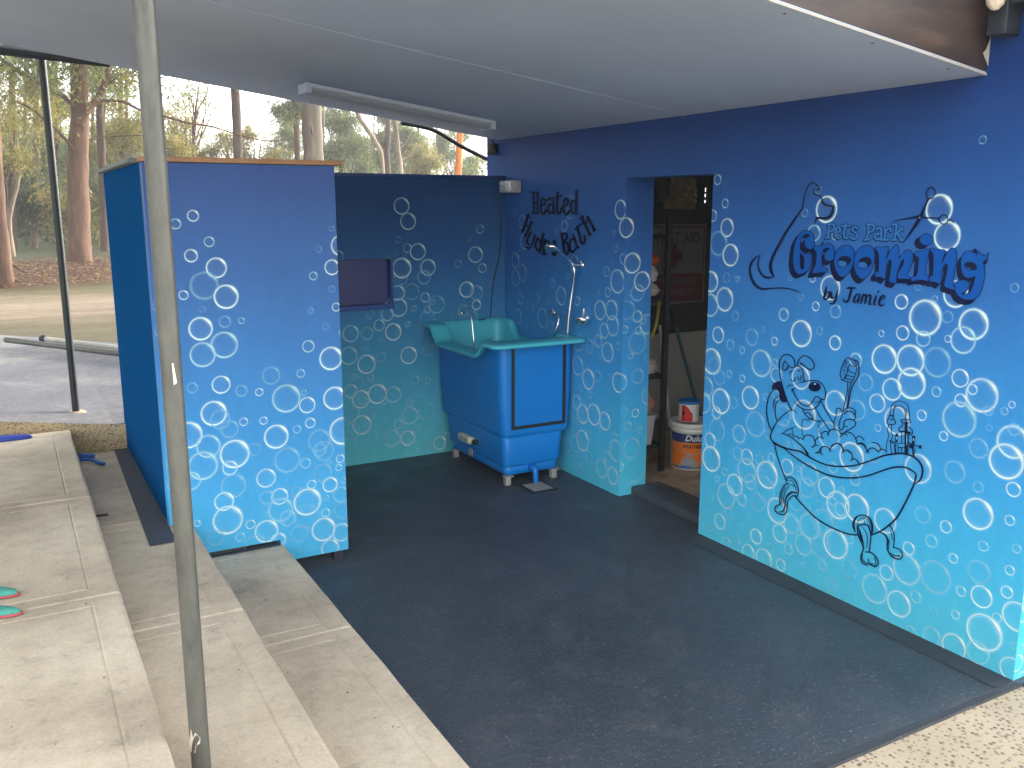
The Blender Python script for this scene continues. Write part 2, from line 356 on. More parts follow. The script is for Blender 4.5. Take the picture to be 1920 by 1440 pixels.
# steps : three flights of cast treads, each slab with a bevelled nose and a recessed panel
treads = [(.65, 1.075, .149, -.0), (.235, .655, .32, .0), (-1.9, .24, .48, .0)]
ys = [-3.0, -.1, 1.50, 3.215, 4.42, 5.87]
st = thing('concrete_steps', 'pale cast concrete steps with trowelled borders running down to the dark painted slab', 'steps', (.6, 2, 0))
for ti, (xa, xb, z, _) in enumerate(treads):
    m = MB()
    base = 0 if ti == 0 else treads[ti-1][2]-.02
    for i in range(len(ys)-1):
        y0, y1 = ys[i], ys[i+1]
        if ti == 0 and y1 > 4.25: y1 = min(y1, 4.245)
        if y0 >= y1: continue
        y0 += .004; y1 -= .004
        bm = bmesh.new(); nx = 12; ny = max(3, int((y1-y0)/.12))
        x0 = xa if ti < 2 else xa; grid = {}
        nose = .098; side = .075; ins = .0
        xs = sorted(set([x0, x0+.3*(xb-x0), x0+.6*(xb-x0), xb-nose-.006, xb-nose, xb-nose+.006, xb-.03, xb-.012, xb-.003, xb]))
        yl = sorted(set([y0, y0+.006, y0+side-.005, y0+side, y0+side+.005, y1-side-.005, y1-side, y1-side+.005, y1-.006, y1]+[y0+(y1-y0)*k/10 for k in range(2, 9)]))
        for a, x in enumerate(xs):
            for c, y in enumerate(yl):
                dz = 0
                rec = (abs(x-(xb-nose)) < .001 and y0+side-.001 <= y <= y1-side+.001) or (x <= xb-nose+.001 and (abs(y-y0-side) < .001 or abs(y-y1+side) < .001))
                if rec: dz = -.0032
                if x > xb-.0025: dz = -.016
                elif x > xb-.0115: dz = -.005
                if c in (0, len(yl)-1): dz -= .006
                dx = random.uniform(-.0025, .0025) if a >= len(xs)-3 else 0
                grid[a, c] = bm.verts.new((x+dx, y, z+dz+random.uniform(-.0006, .0006)))
        for a in range(len(xs)-1):
            for c in range(len(yl)-1):
                bm.faces.new((grid[a, c], grid[a+1, c], grid[a+1, c+1], grid[a, c+1]))
        # riser and ends
        low = [bm.verts.new((xb, y, base)) for y in yl]; A = len(xs)-1
        for c in range(len(yl)-1): bm.faces.new((grid[A, c], low[c], low[c+1], grid[A, c+1]))
        for c, yy in ((0, y0), (len(yl)-1, y1)):
            la = bm.verts.new((x0, yy, base))
            ring = [grid[a, c] for a in range(len(xs))] + [low[c], la]
            try: bm.faces.new(ring)
            except Exception: pass
        m.bm(bm)
    o = m.build('step_slab', M['steps'], st)
for ti, (xa, xb, z, _) in enumerate(treads):
    for y in ys[1:-1]:
        if ti == 0 and y > 4.2: continue
        m = MB(); m.box((xa+.0, y-.0045, z-.1), (xb-.012, y+.0045, z-.009)); m.build('mortar_joint', M['joint'], st)
# dark painted skirting strip round the foot of the partition
m = MB(); m.add([(.435, 4.05, .3235), (PX0+.0, 4.05, .3235), (PX0, 5.868, .3235), (.47, 5.868, .3235)], [(0, 1, 2, 3)])
m.add([(.66, 4.215, .1525), (1.055, 4.215, .1525), (1.055, 4.249, .1525), (.66, 4.249, .1525)], [(0, 1, 2, 3)])
m.build('painted_border', M['slabborder'], st)
# terrace apron behind the steps
def tz(x, y):
    k = max(0, min(1, (8.5-y)/2.5)); xx = max(-1.2, min(.55, x))
    return .477+(.49-xx)*.15*k + .0*y
m = MB(); xs = [-14, -8, -4, -2, -1.2, -.6, -.2, .1, .3, .49, .8, 1.4, 3, 6, 12]; yl = [5.885, 5.95, 6.1, 6.4, 6.8, 7.3, 8, 8.6, 9.3]
def far_edge(x): return 10.75-(x+.13)*1.2 if x < 2 else 10.75-2.13*1.2
vs = []; fs = []
for x in xs:
    fe = far_edge(max(-2, x))
    for y in yl: vs.append((x, max(y, 6.2+.001*yl.index(y) if x > 1.5 else 0) if y < 8 else 8+(y-8)*(fe-8)/1.3, tz(x, y)))
ny = len(yl)
for a in range(len(xs)-1):
    for c in range(ny-1): fs.append((a*ny+c, (a+1)*ny+c, (a+1)*ny+c+1, a*ny+c+1))
m.add(vs, fs); m.build('concrete_apron', M['apron'])['kind'] = 'structure'
m = MB(); vs = []; fs = []
xs = [x for x in xs if x < 1.45]
for i, x in enumerate(xs): vs += [(x, 5.885, tz(x, 5.885)-.001), (x, 5.885, -.1)]
for i in range(len(xs)-1): fs.append((2*i, 2*i+1, 2*i+3, 2*i+2))
m.add(vs, fs); m.build('apron_edge', M['aggface'])['kind'] = 'structure'
# bush ground out to the horizon
m = MB(); gx = np.linspace(-1, 1, 41); gx = np.sign(gx)*np.abs(gx)**1.8*260; gy = 8+np.linspace(0, 1, 60)**2.2*420
vs = []; fs = []
for x in gx:
    for y in gy:
        vs.append((x+4, y, .445+(.05*math.sin(x*.3)+.05*math.sin(y*.41+x*.2))*(min(1, max(0, (y-13)/8)))))
for a in range(40):
    for c in range(59): fs.append((a*60+c, (a+1)*60+c, (a+1)*60+c+1, a*60+c+1))
m.add(vs, fs, True); m.build('ground', M['bush'], fix=False)['kind'] = 'structure'
m = MB(); m.add([(-260, -300, -.03), (260, -300, -.03), (260, 8.2, -.03), (-260, 8.2, -.03)], [(0, 1, 2, 3)]); m.build('yard_ground', M['agg'])['kind'] = 'structure'

# ================================================================== painted building wall with doorway
WT = 2.72; DT = 1.966; DN = 3.632; DF = 4.385; WD = 3.448
m = MB()
def plate(P): m.add(P, [tuple(range(len(P)))])
X = WX
plate([(X, NY, 0), (X, DN, 0), (X, DN, DT), (X, NY, DT)])
plate([(X, NY, DT), (X, DN, DT), (X, DF, DT), (X, 6.15, DT), (X, 6.15, WT), (X, NY, WT)])
plate([(X, DF, 0), (X, 6.15, 0), (X, 6.15, DT), (X, DF, DT)])
plate([(X, DF, 0), (X, DF, DT), (WD, DF, DT), (WD, DF, 0)])
plate([(X, DN, 0), (X, DN, DT), (WD, DN, DT), (WD, DN, 0)])
plate([(X, DN, DT), (X, DF, DT), (WD, DF, DT), (WD, DN, DT)])
for (xa, xb, za, zb) in ((X, 4.9, 0, WT), (5.7, 7.0, 0, WT), (4.9, 5.7, 0, .9), (4.9, 5.7, 1.6, WT)): plate([(xa, NY, za), (xa, NY, zb), (xb, NY, zb), (xb, NY, za)])  # end wall with an unseen opening added to let daylight into the room
plate([(WD, NY+.2, 0), (WD, DN, 0), (WD, DN, DT), (WD, NY+.2, DT)]); plate([(WD, DF, 0), (WD, 6.15, 0), (WD, 6.15, DT), (WD, DF, DT)])
plate([(WD, NY+.2, DT), (WD, DN, DT), (WD, DF, DT), (WD, 6.15, DT), (WD, 6.15, WT), (WD, NY+.2, WT)])
plate([(X, 6.15, 0), (X, 6.15, WT), (WD, 6.15, WT), (WD, 6.15, 0)])
wallR = m.build('painted_wall', M['wallR'], fix=False)
tag(wallR, 'long blue fading to aqua wall with an open doorway, bubbles, dog in a bathtub and lettering', 'wall')
# back wall with recess behind a flush hatch
m = MB(); r0 = ony(633, 489, BY); r1 = ony(733, 570, BY); RX0, RX1, RZ0, RZ1 = 1.70, r1.x, r1.z, r0.z
plate([(PX1+.0, BY, 0), (RX0, BY, 0), (RX0, BY, 2.0), (PX1, BY, 2.0)]); plate([(RX1, BY, 0), (WX-.001, BY, 0), (WX-.001, BY, 2.0), (RX1, BY, 2.0)])
plate([(RX0, BY, 0), (RX1, BY, 0), (RX1, BY, RZ0), (RX0, BY, RZ0)]); plate([(RX0, BY, RZ1), (RX1, BY, RZ1), (RX1, BY, 2.0), (RX0, BY, 2.0)])
plate([(PX1, BY+.14, 0), (WX-.001, BY+.14, 0), (WX-.001, BY+.14, 2.0), (PX1, BY+.14, 2.0)])
wallB = m.build('painted_wall', M['wallB'], fix=False)
tag(wallB, 'shaded dark blue back wall behind the wash tub with a square hatch recess', 'wall')
m = MB(); m.box((RX0, BY+.055, RZ0), (RX1, BY+.065, RZ1)); m.build('hatch_panel', M['recess'], wallB)
m = MB(); m.box((RX0, BY-.012, RZ0-.035), (RX1+.02, BY+.054, RZ0)); m.box((RX1, BY-.010, RZ0+.001), (RX1+.02, BY+.054, RZ1)); m.build('hatch_frame', M['recesstrim'], wallB)
m = MB(); m.box((RX0, BY-.006, RZ1), (RX1+.02, BY+.054, RZ1+.008)); m.build('hatch_frame', M['capnavy'], wallB)
m = MB(); m.box((PX1+.0, BY-.015, 2.0), (WX-.002, BY+.155, 2.02), .003); m.build('wall_cap', M['capnavy'], wallB)
# partition / screen box on the steps
pt = thing('painted_screen', 'tall light blue bubble-painted partition box standing over the steps with a timber cap', 'partition', (1, 4.25, .15))
m = MB(); pb = .045
P = [(PX0, .335), (.668, .335), (.668, .168), (1.062, .168), (1.062, .047), (PX1, .047), (PX1, 1.995), (PX0, 1.995)]
P = [(PX0, .332), (.648, .332), (.652, .166), (1.062, .166), (1.07, .05), (PX1, .05), (PX1, 1.99), (PX0, 1.99)]
n = len(P)
m.add([(x, PY, z) for x, z in P], [tuple(range(n))]); m.add([(x, PY+.07, z) for x, z in P], [tuple(reversed(range(n)))])
m.add([(x, PY, z) for x, z in P]+[(x, PY+.07, z) for x, z in P], [(i, i+n, (i+1) % n+n, (i+1) % n) for i in range(n)])
front = m.build('front_panel', M['wallP'], pt)
m = MB(); m.box((PX0, PY+.071, .326), (PX0+.05, BY+.05, 1.99)); m.box((PX1-.06, PY+.071, .05), (PX1-.002, BY-.001, 1.99)); m.build('side_panel', M['sideblue'], pt)
m = MB(); m.box((PX0-.005, PY-.022, 1.992), (PX1+.035, PY+.11, 2.014), .002); m.build('timber_cap', M['wood'], pt)
m = MB(); m.box((PX0-.035, PY+.14, 1.992), (PX0+.07, BY+.06, 2.012), .003); m.build('timber_cap', M['weathered'], pt)
m = MB(); m.box((1.335, PY+.006, 0.001), (1.385, PY+.06, .049)); m.build('foot_block', M['darkmetal'], pt)

# ================================================================== canopy roof
S = .13; ZC = 2.278
def cz(x): return ZC+S*(WX-x)
RY0, RY1 = 2.17, 5.97; LX = -2.6
cn = thing('canopy_roof', 'sloping roof over the wash bay with a pale grey lined ceiling and dark timber fascia', 'roof', (0, 4, 2.3))
def slab_s(m, x0, x1, y0, y1, d0, d1):
    v = []
    for d in (d0, d1):
        for (x, y) in ((x0, y0), (x1, y0), (x1, y1), (x0, y1)): v.append((x, y, cz(x)+d))
    m.add(v, [(0, 3, 2, 1), (4, 5, 6, 7), (0, 1, 5, 4), (1, 2, 6, 5), (2, 3, 7, 6), (3, 0, 4, 7)])
jy = 3.88
m = MB(); slab_s(m, LX, WX-.001, RY0, jy-.0015, 0, .012); slab_s(m, LX, WX-.001, jy+.0015, RY1, .0, .012); m.build('ceiling_lining', M['soffit'], cn)
m = MB(); slab_s(m, LX, WX-.002, jy-.018, jy+.018, -.0022, -.0002); m.build('joint_strip', M['soffit'], cn)
m = MB()
for yy in (RY0+.05, RY1-.06):
    for k in range(14): 
        x = WX-.15-k*.42
        if x > LX: m.lathe((x, yy, cz(x)-.0018), [(0, -.0012), (.005, -.001), (.006, .001)], 8)
m.build('nail_heads', M['galv'], cn)
m = MB(); slab_s(m, LX, WX-.001, RY0-.004, RY0-.0005, -.001, .007); m.build('ceiling_bead', M['soffitedge'], cn)
m = MB(); slab_s(m, LX, WX-.001, RY0-.0003, RY0+.045, .013, .60); m.build('fascia', M['fascia'], cn)
m = MB(); slab_s(m, LX, WX+.4, RY0-.12, RY1+.03, .605, .64); slab_s(m, LX, WX-.002, RY1-.03, RY1, .013, .60); m.build('roof_sheet', M['darkmetal'], cn)
a = ony(-40, 90, 6.06); c = ony(205, 124, 6.06)
m = MB(); m.tube([ony(-700, -60, 6.06)+Vector((0, 0, .02)), ony(-40, 88, 6.06), ony(205, 121, 6.06)], [.03, .03, .016], 4); m.build('gutter_beam', M['darkmetal'], cn)
# eave above the near corner of the building wall
ev = thing('eave_beam', 'dark eave beam over the near end of the blue wall', 'beam', (3.3, 1.9, 2.5))
m = MB(); m.box((WX-.10, -.6, 2.492), (WX+.6, RY0-.13, 2.56), .004); m.box((WX-.09, RY0-.118, 2.40), (WX-.006, RY0-.045, 3.0), .004); m.build('beam', M['darkmetal'], ev)
bp = onx(1886, 8, WX-.06); m = MB()
bm = bmesh.new(); bmesh.ops.create_icosphere(bm, subdivisions=3, radius=.035)
for v in bm.verts: v.co = Vector((v.co.x*.8, v.co.y*.9, v.co.z*1.1))*(1+random.uniform(-.08, .08))+bp+Vector((-.06, 0, .012))
m.bm(bm, True); m.build('mortar_blob', M['towel'], ev)
# torn paint flake at the fascia foot
f0 = Vector((WX-.012, RY0-.003, ZC+.01))
m = MB(); m.add([(WX-.006, RY0-.009, ZC+.03), (WX-.045, RY0-.009, ZC+.075), (WX-.03, RY0-.009, ZC+.085), (WX-.006, RY0-.009, ZC+.135)], [(0, 1, 2, 3)]); m.build('paint_flake', M['soffitedge'], cn)

# batten light
m = MB(); LY0, LY1 = 5.185, 5.36; LXa, LXb = 1.58, 2.80
lt = thing('batten_light', 'long unlit fluorescent batten light fixed under the ceiling', 'ceiling light', (2.1, 5.25, 2.35))
def pris(m, x0, x1, prof):  # prof: (y, d)
    k = len(prof); v = [(x0, y, cz(x0)+d) for y, d in prof]+[(x1, y, cz(x1)+d) for y, d in prof]
    m.add(v, [tuple(range(k)), tuple(reversed(range(k, 2*k)))]+[(i, (i+1) % k, (i+1) % k+k, i+k) for i in range(k)])
pris(m, LXa, LXb, [(LY0, -.003), (LY0+.004, -.022), (LY1-.004, -.022), (LY1, -.003)]); m.build('housing', M['soffit'], lt)
m = MB(); pris(m, LXa+.03, LXb-.03, [(LY0+.012, -.0225), (LY0+.008, -.036), (LY0+.03, -.05), (LY0+.075, -.054), (LY1-.03, -.05), (LY1-.008, -.036), (LY1-.012, -.0225)]); m.build('diffuser', M['diff'], lt)
for xa, xb in ((LXa, LXa+.029), (LXb-.029, LXb)):
    m = MB(); pris(m, xa, xb, [(LY0+.004, -.0225), (LY0+.004, -.056), (LY1-.004, -.056), (LY1-.004, -.0225)]); m.build('end_cap', M['soffit'], lt)

# posts
pp = ony(322, 700, 2.2)
m = MB(); m.tube([(pp.x, 2.2, .318), (pp.x, 2.2, .8), (pp.x, 2.2, 1.6), (pp.x, 2.2, cz(pp.x)-.001)], .0238, 28)
post = m.build('steel_post', M['galv']); tag(post, 'thick galvanised steel post rising from the steps in front of the blue partition', 'post')
m = MB(); cR = onz(352, 1395, .5); d = (Vector((0, 0, 0))-Vector((pp.x, 2.2, 0))).normalized(); q = Vector((pp.x, 2.2, 0))+d*.0247; sd = Vector((-d.y, d.x, 0))
def onpost(px, py):
    rr = ray(px, py); A = rr.x**2+rr.y**2; B = 2*(rr.x*(0-pp.x)+rr.y*(0-2.2)); Cc = pp.x**2+2.2**2-.0246**2
    D = max(0, B*B-4*A*Cc); tt = (-B-math.sqrt(D))/(2*A); return EYE+rr*tt
P = [(354, 1395), (358, 1366), (362, 1383), (366, 1374), (376, 1384), (375, 1394), (368, 1398), (366, 1412), (358, 1410)]
m.add([onpost(*p) for p in P], [tuple(range(len(P)))]); m.build('torn_sticker', M['towel'], post)
P = [(322, 681), (325, 681), (332, 718), (326, 722)]
m = MB(); m.add([onpost(*p) for p in P], [tuple(range(len(P)))]); m.build('bare_scratch', M['white'], post)
sp = onz(143, 773, .50); top = ony(76, 98, sp.y+.0)
m = MB(); m.tube([(sp.x, sp.y, .46), (sp.x, sp.y, 1.2), (sp.x, sp.y, 1.9), (sp.x, sp.y, 2.72)], .0225, 20)
o = m.build('steel_post', M['galvdark']); tag(o, 'slim dark steel post at the far end of the canopy on the concrete apron', 'post')
m = MB(); m.lathe((sp.x, sp.y, .498), [(.0, .012), (.045, .012), (.06, .0)], 20); m.build('mortar_collar', M['agg'], o)
# black hose slung under the far eave
a = ony(775, 234, 6.5); b_ = ony(930, 306, 6.5); mid = ony(815, 245, 6.5); m2 = ony(870, 277, 6.5)
m = MB(); m.tube([p for p in map(Vector, [tuple(a+Vector((-.1, 0, .01)))]+[q[:3] for q in catmull([tuple(a), tuple(mid), tuple(m2), tuple(b_), tuple(ony(990, 330, 6.5))], 6)])], .0165, 12)
o = m.build('black_pipe', M['rubber']); tag(o, 'black pipe slung below the far edge of the canopy against the trees', 'pipe')
cc = ony(923, 279, 6.0)
m = MB(); m.lathe(cc+Vector((0, 0, -.045)), [(0, 0), (.028, .004), (.036, .03), (.034, .07), (.02, .09), (0, .095)], 20)
o = m.build('floodlight', M['rubber']); tag(o, 'small round dark fitting tucked under the far end of the canopy by the wall', 'lamp')
m = MB(); m.tube([cc+Vector((0, 0, .04)), cc+Vector((0, 0, cz(cc.x)-cc.z+.0))], .01, 8); m.build('mounting_stem', M['rubber'], o)

cr = MB(); LL = [(1140, 1390), (1152, 1378), (1165, 1362), (1184, 1364), (1203, 1359), (1218, 1361), (1234, 1350), (1250, 1344), (1262, 1331), (1281, 1336), (1300, 1329)]
A_ = [onz(x+random.uniform(-2, 2), y+random.uniform(-1.5, 1.5), .0012) for x, y in catmull(LL, 3)]; v = []
for i, p in enumerate(A_): w_ = random.uniform(.0006, .0022); v += [p+Vector((0, w_, 0)), p-Vector((0, w_, 0))]
cr.add(v, [(2*i, 2*i+1, 2*i+3, 2*i+2) for i in range(len(A_)-1)]); cr.build('floor_crack', M['joint'])['kind'] = 'structure'
# ================================================================== painted bubbles: (origin x, origin y, zoom, [(cx, cy, r, strength)...])
BUB = {}
BUB['P'] = [(180,700,3.692,[(866,78,60,8),(1007,120,38,4),(1130,130,26,7),(1440,133,20,5),(1212,15,60,3),(1417,0,28,6),(668,100,35,4),(1317,174,94,6),(1462,219,54,8),(1652,172,77,9),(815,277,83,9),(860,320,65,3),(925,385,58,4),(1022,335,27,7),(1160,327,26,7),(1483,343,34,7),(1392,387,27,6),(640,428,88,8),(1248,438,80,9),(1545,465,74,3),(1710,398,92,9),(778,505,77,6),(960,558,95,9),(1100,525,40,2),(1580,535,66,3),(1548,530,45,3),(740,640,95,6),(927,655,48,7),(1325,600,84,4),(1452,622,34,5),(1613,620,17,5),(1690,590,28,8),(1680,652,22,8),(1570,690,62,3),(952,778,80,4),(660,745,60,6),(1178,725,63,7),(1620,770,50,8),(1492,768,30,7),(1712,742,20,6),(1695,838,52,5),(1272,852,55,8),(1182,860,46,4),(1390,822,38,4),(1463,890,90,9),(1592,860,19,5),(887,887,62,9),(1278,945,80,5),(1328,1003,52,5),(1590,965,29,7),(1705,950,56,3),(913,1015,95,9),(1183,972,18,5),(1458,990,82,2),(1070,1046,31,7),(1180,1093,75,9),(1575,1080,78,9),(1700,1100,60,7),(1408,1108,58,3),(828,1137,52,4),(1000,1132,29,6),(1262,1155,48,7),(1105,1195,75,4),(1620,1210,58,8),(1500,1210,15,2),(700,1038,22,7),(505,632,20,6),(515,770,28,5)]),
(150,260,3.556,[(753,514,37,7),(637,568,34,6),(861,687,33,6),(740,780,42,7),(909,861,66,8),(828,980,90,3),(974,1054,78,9),(690,1043,30,7),(818,1137,20,2),(804,1267,75,9),(965,1220,38,3),(1076,1213,20,6),(962,1375,85,6),(818,1440,80,6),(1678,598,17,4),(1593,736,22,2),(1740,712,68,7),(1680,857,50,8),(1555,915,27,6),(1678,1002,22,3),(1707,1122,28,7),(1539,1147,19,4),(1640,1253,22,2),(1522,1384,39,6),(1672,1465,75,9),(510,1120,26,4),(535,1285,35,4),(505,948,15,4),(1745,1290,20,6)])]
BUB['B'] = [(600,300,4.5,[(688,388,70,5),(743,517,70,5),(655,670,27,3),(628,553,14,1),(738,743,38,4),(825,773,70,6),(637,768,13,3),(690,912,84,7),(912,907,68,6),(878,990,58,3),(812,992,15,4),(728,812,12,2),(563,842,28,4),(598,1005,35,4),(695,1010,42,2),(655,1120,62,6),(775,1112,68,2),(888,1160,40,6),(985,1218,73,4),(949,1197,22,5),(905,1262,28,5),(665,1245,75,6),(568,1302,55,5),(793,1253,24,5),(1113,1222,13,4),(1085,1258,14,2),(905,1340,70,2),(1237,1093,66,7),(1320,1120,62,3),(1423,1055,19,3),(1320,1222,41,7),(1212,1270,46,5),(1280,1320,55,3),(1311,798,67,5),(1165,877,31,4),(1370,911,38,5),(1350,583,37,4),(1260,675,19,2),(1395,1290,10,3),(150,810,50,4),(505,1190,50,4),(345,1210,25,4),(1145,1330,40,3)]),
(620,560,4.363,[(318,128,38,2),(163,285,67,6),(297,285,52,3),(398,217,45,6),(512,272,68,7),(418,338,17,4),(628,208,25,5),(738,270,22,4),(150,468,71,5),(275,430,38,2),(293,537,75,7),(412,480,40,4),(548,447,22,1),(638,463,69,7),(802,415,50,3),(194,637,24,5),(328,647,28,5),(225,690,50,2),(258,727,18,4),(165,757,54,6),(247,823,72,7),(212,815,22,4),(262,835,32,5),(382,780,77,7),(514,785,64,6),(438,855,21,3),(688,665,38,3),(797,673,26,6),(742,767,28,4),(846,795,19,5),(645,853,30,5),(647,957,70,5),(782,922,72,3),(175,945,62,3),(328,957,36,5),(255,1032,76,7),(130,1000,25,3),(442,998,19,4),(552,1027,37,6),(706,1060,25,5),(890,920,22,4),(887,1038,20,3),(170,1085,68,3),(350,1118,42,2),(500,1142,68,5),(630,1140,59,7),(798,1085,22,2),(796,1195,36,4),(892,1183,54,7),(955,1060,45,5),(195,1180,24,3),(255,1258,42,3),(577,1260,20,2),(700,1238,24,3),(160,1340,18,3)])]
EL = [(868,252,18,2),(820,318,30,2),(877,383,48,3),(893,533,55,3),(797,503,18,1),(827,673,55,4),(880,768,62,3),(828,803,60,3),(1240,220,35,2),(1232,320,40,3),(1194,413,42,3),(1135,455,22,2),(1278,432,22,2),(1103,843,33,2),(1217,790,24,2),(1267,695,60,4),(1170,938,68,5),(863,960,42,4),(762,1015,28,4),(912,1005,26,2),(1075,983,22,2),(960,1037,18,3),(990,960,35,1),(843,1092,55,4),(1292,978,34,5),(1030,1103,72,3),(1090,1165,42,3),(912,1172,18,3),(963,1190,20,3),(1178,1165,65,3),(1450,917,16,3),(1520,912,36,5),(1510,755,37,4),(1592,830,88,6),(1577,583,28,4),(1562,678,20,1),(1565,465,20,3),(1615,292,72,6),(1652,427,75,7),(1635,663,40,5),(1585,950,40,1),(1462,1047,72,6),(1548,1045,74,6),(1557,1163,76,5),(1493,1200,55,5),(1448,1277,47,5),(1383,1318,52,4),(1518,1360,73,6),(1598,1320,30,4),(1455,1400,18,3),(1300,1290,65,4),(1365,1050,30,3)]
FL = [(325,490,68,5),(398,463,30,1),(472,565,40,3),(402,588,73,7),(342,650,22,3),(417,700,27,5),(318,755,52,6),(360,695,28,2),(362,840,70,7),(348,830,22,4),(370,855,32,4),(442,845,77,7),(523,893,65,7),(475,937,22,3),(372,760,20,4),(312,930,70,3),(405,993,33,5),(360,1035,74,7),(310,1055,65,3),(250,1065,50,2),(470,1073,20,4),(408,1155,42,2),(537,1147,37,6),(602,1110,75,5),(603,1010,28,5),(318,1155,20,3),(352,1245,34,3),(498,1238,68,6),(582,1293,62,7),(622,612,72,7),(557,567,20,1)]
BUB['V'] = [(760,320,4.0,[(1652,427,75,7),(1702,693,75,7),(1775,830,73,7),(1740,915,62,4),(1680,918,18,4),(1672,812,25,1),(1660,1045,72,2),(1740,1093,42,6),(1820,1150,75,5),(1790,1130,22,5),(1748,1198,30,6),(1647,1190,28,6),(1742,1290,82,3),(1690,1390,22,5),(1825,1400,40,3)]),
(1000,560,3.892,[(763,565,52,4),(632,612,60,6),(650,827,40,3),(745,833,30,7),(690,932,32,5),(780,957,23,6),(715,1090,73,4),(638,1230,27,7),(715,1360,32,5),(800,1350,55,6),(840,710,60,5),(815,1085,25,4),(800,1205,20,4),(625,1400,20,4)])]
BUB['R'] = [(760,320,4.0,EL),(1000,560,3.892,FL),
(1300,320,4.0,[(184,68,38,5),(240,245,34,5),(148,338,43,5),(254,427,68,7),(190,545,90,3),(280,633,82,8),(252,803,38,2),(334,812,21,5),(132,832,77,8),(236,965,88,7),(128,1008,85,6),(317,1090,34,3),(188,1232,60,8),(280,1304,40,4),(368,1345,27,6),(442,1248,62,4),(526,1192,23,4),(610,1279,31,7),(680,1080,47,6),(810,1222,98,9),(949,1200,30,4),(920,1017,34,7),(1068,1055,50,4),(1065,1291,53,8),(1000,290,98,9),(838,317,29,3),(907,467,60,6),(940,145,30,3),(728,803,22,4),(897,810,27,7),(808,948,25,3),(1028,878,90,8),(1062,490,28,5),(1220,1420,52,6),(140,1430,95,8),(612,1437,27,6)]),
(1300,660,4.234,[(170,115,65,3),(210,200,60,4),(288,175,29,6),(392,210,29,7),(540,90,105,6),(660,182,58,6),(105,275,75,5),(220,390,98,9),(80,400,85,6),(185,482,48,7),(320,402,45,3),(454,362,90,9),(580,357,30,5),(495,572,98,4),(190,618,85,4),(365,650,70,6),(135,702,60,8),(143,848,98,9),(600,655,40,4),(855,205,90,7),(660,340,35,5),(880,498,115,7),(712,500,85,4),(735,565,30,3),(1080,662,103,6),(1130,405,97,7),(1300,460,80,4),(355,803,52,4),(428,832,62,7),(530,855,45,4),(623,843,38,6),(425,940,95,5),(587,975,106,9),(343,922,20,4),(748,912,62,7),(835,925,24,5),(250,947,30,6),(190,1007,27,6),(330,1053,83,8),(455,1030,60,5),(262,1143,96,6),(388,1170,50,6),(135,1153,40,2),(55,1293,32,6),(212,1343,60,7),(283,1283,45,3),(133,1397,26,6),(570,1085,95,3),(517,1190,70,3),(668,1260,100,7),(925,970,88,5),(700,1000,27,4),(905,1075,78,4),(1060,1075,80,7),(800,1040,70,4),(1150,1215,108,8),(1110,1185,32,6),(1167,1247,52,6),(1175,1092,27,5),(982,1158,17,4),(1300,1240,110,8),(1285,1010,48,5),(1112,918,42,5),(1258,833,114,8),(752,730,22,5),(833,720,45,4),(815,800,32,4),(815,1180,80,3),(1050,1230,25,3),(450,1298,28,2)]),
(1300,900,5.538,[(177,500,34,6),(655,585,77,8),(500,470,32,1),(590,365,40,2),(765,457,22,3),(900,550,95,7),(1020,455,100,5),(1210,480,130,5),(1350,440,135,4),(350,660,60,6),(485,637,28,5),(572,750,83,8),(735,820,107,8),(808,695,42,3),(992,715,54,6),(912,880,60,7),(1145,670,107,5),(1325,690,122,4),(1478,663,150,8),(1620,610,55,5),(1143,890,34,3),(1347,887,50,6),(1620,925,92,3),(1427,1087,80,4),(1250,1120,25,3),(1600,1200,35,1),(1195,310,35,5)]),
(1600,320,4.0,[(645,290,110,9),(705,490,107,9),(770,925,100,8),(540,1103,132,9),(615,960,22,6),(710,1097,45,2),(363,983,55,8),(213,1220,24,7),(372,1217,54,7),(527,1260,58,6),(903,1152,115,9),(825,1270,100,6),(712,1260,27,7),(1213,878,33,3),(487,873,24,4)]),
(1600,640,4.0,[(233,133,107,9),(430,143,115,9),(630,157,110,4),(437,315,115,9),(292,360,82,8),(182,462,68,7),(95,308,64,3),(330,595,105,7),(626,378,38,6),(803,276,67,8),(965,405,125,7),(896,360,38,7),(808,442,48,8),(795,585,132,5),(516,554,39,7),(187,648,27,6),(680,710,35,8),(1193,475,26,7),(1137,523,28,5),(1015,520,38,4),(942,802,73,4),(1022,648,25,2),(1200,755,122,7),(1210,660,45,4),(1148,900,130,9),(763,978,82,4),(940,1093,41,4),(1203,1110,54,8),(936,1293,115,9),(1176,1342,38,7),(523,1300,62,4),(697,1390,46,7),(487,955,108,7),(240,1345,92,7),(155,840,70,3),(345,880,32,2)]),
(1600,960,4.234,[(740,118,48,7),(1245,66,40,7),(622,230,50,5),(443,288,50,7),(265,480,60,7),(425,455,118,6),(1035,270,40,6),(1300,290,35,5),(797,367,38,7),(655,517,126,4),(1000,475,90,4),(1245,462,38,7),(170,608,112,6),(363,728,100,8),(500,672,45,6),(858,627,40,7),(1020,672,86,9),(1222,635,48,8),(642,790,36,2),(815,815,35,7),(1145,838,37,7),(1300,830,115,8),(1040,955,142,9),(990,1115,90,5),(800,1065,97,9),(627,985,72,5),(455,945,42,5),(265,855,30,4),(1280,1062,28,5),(1260,1250,95,8)]),
(1300,0,3.097,[(1683,812,24,3)])]
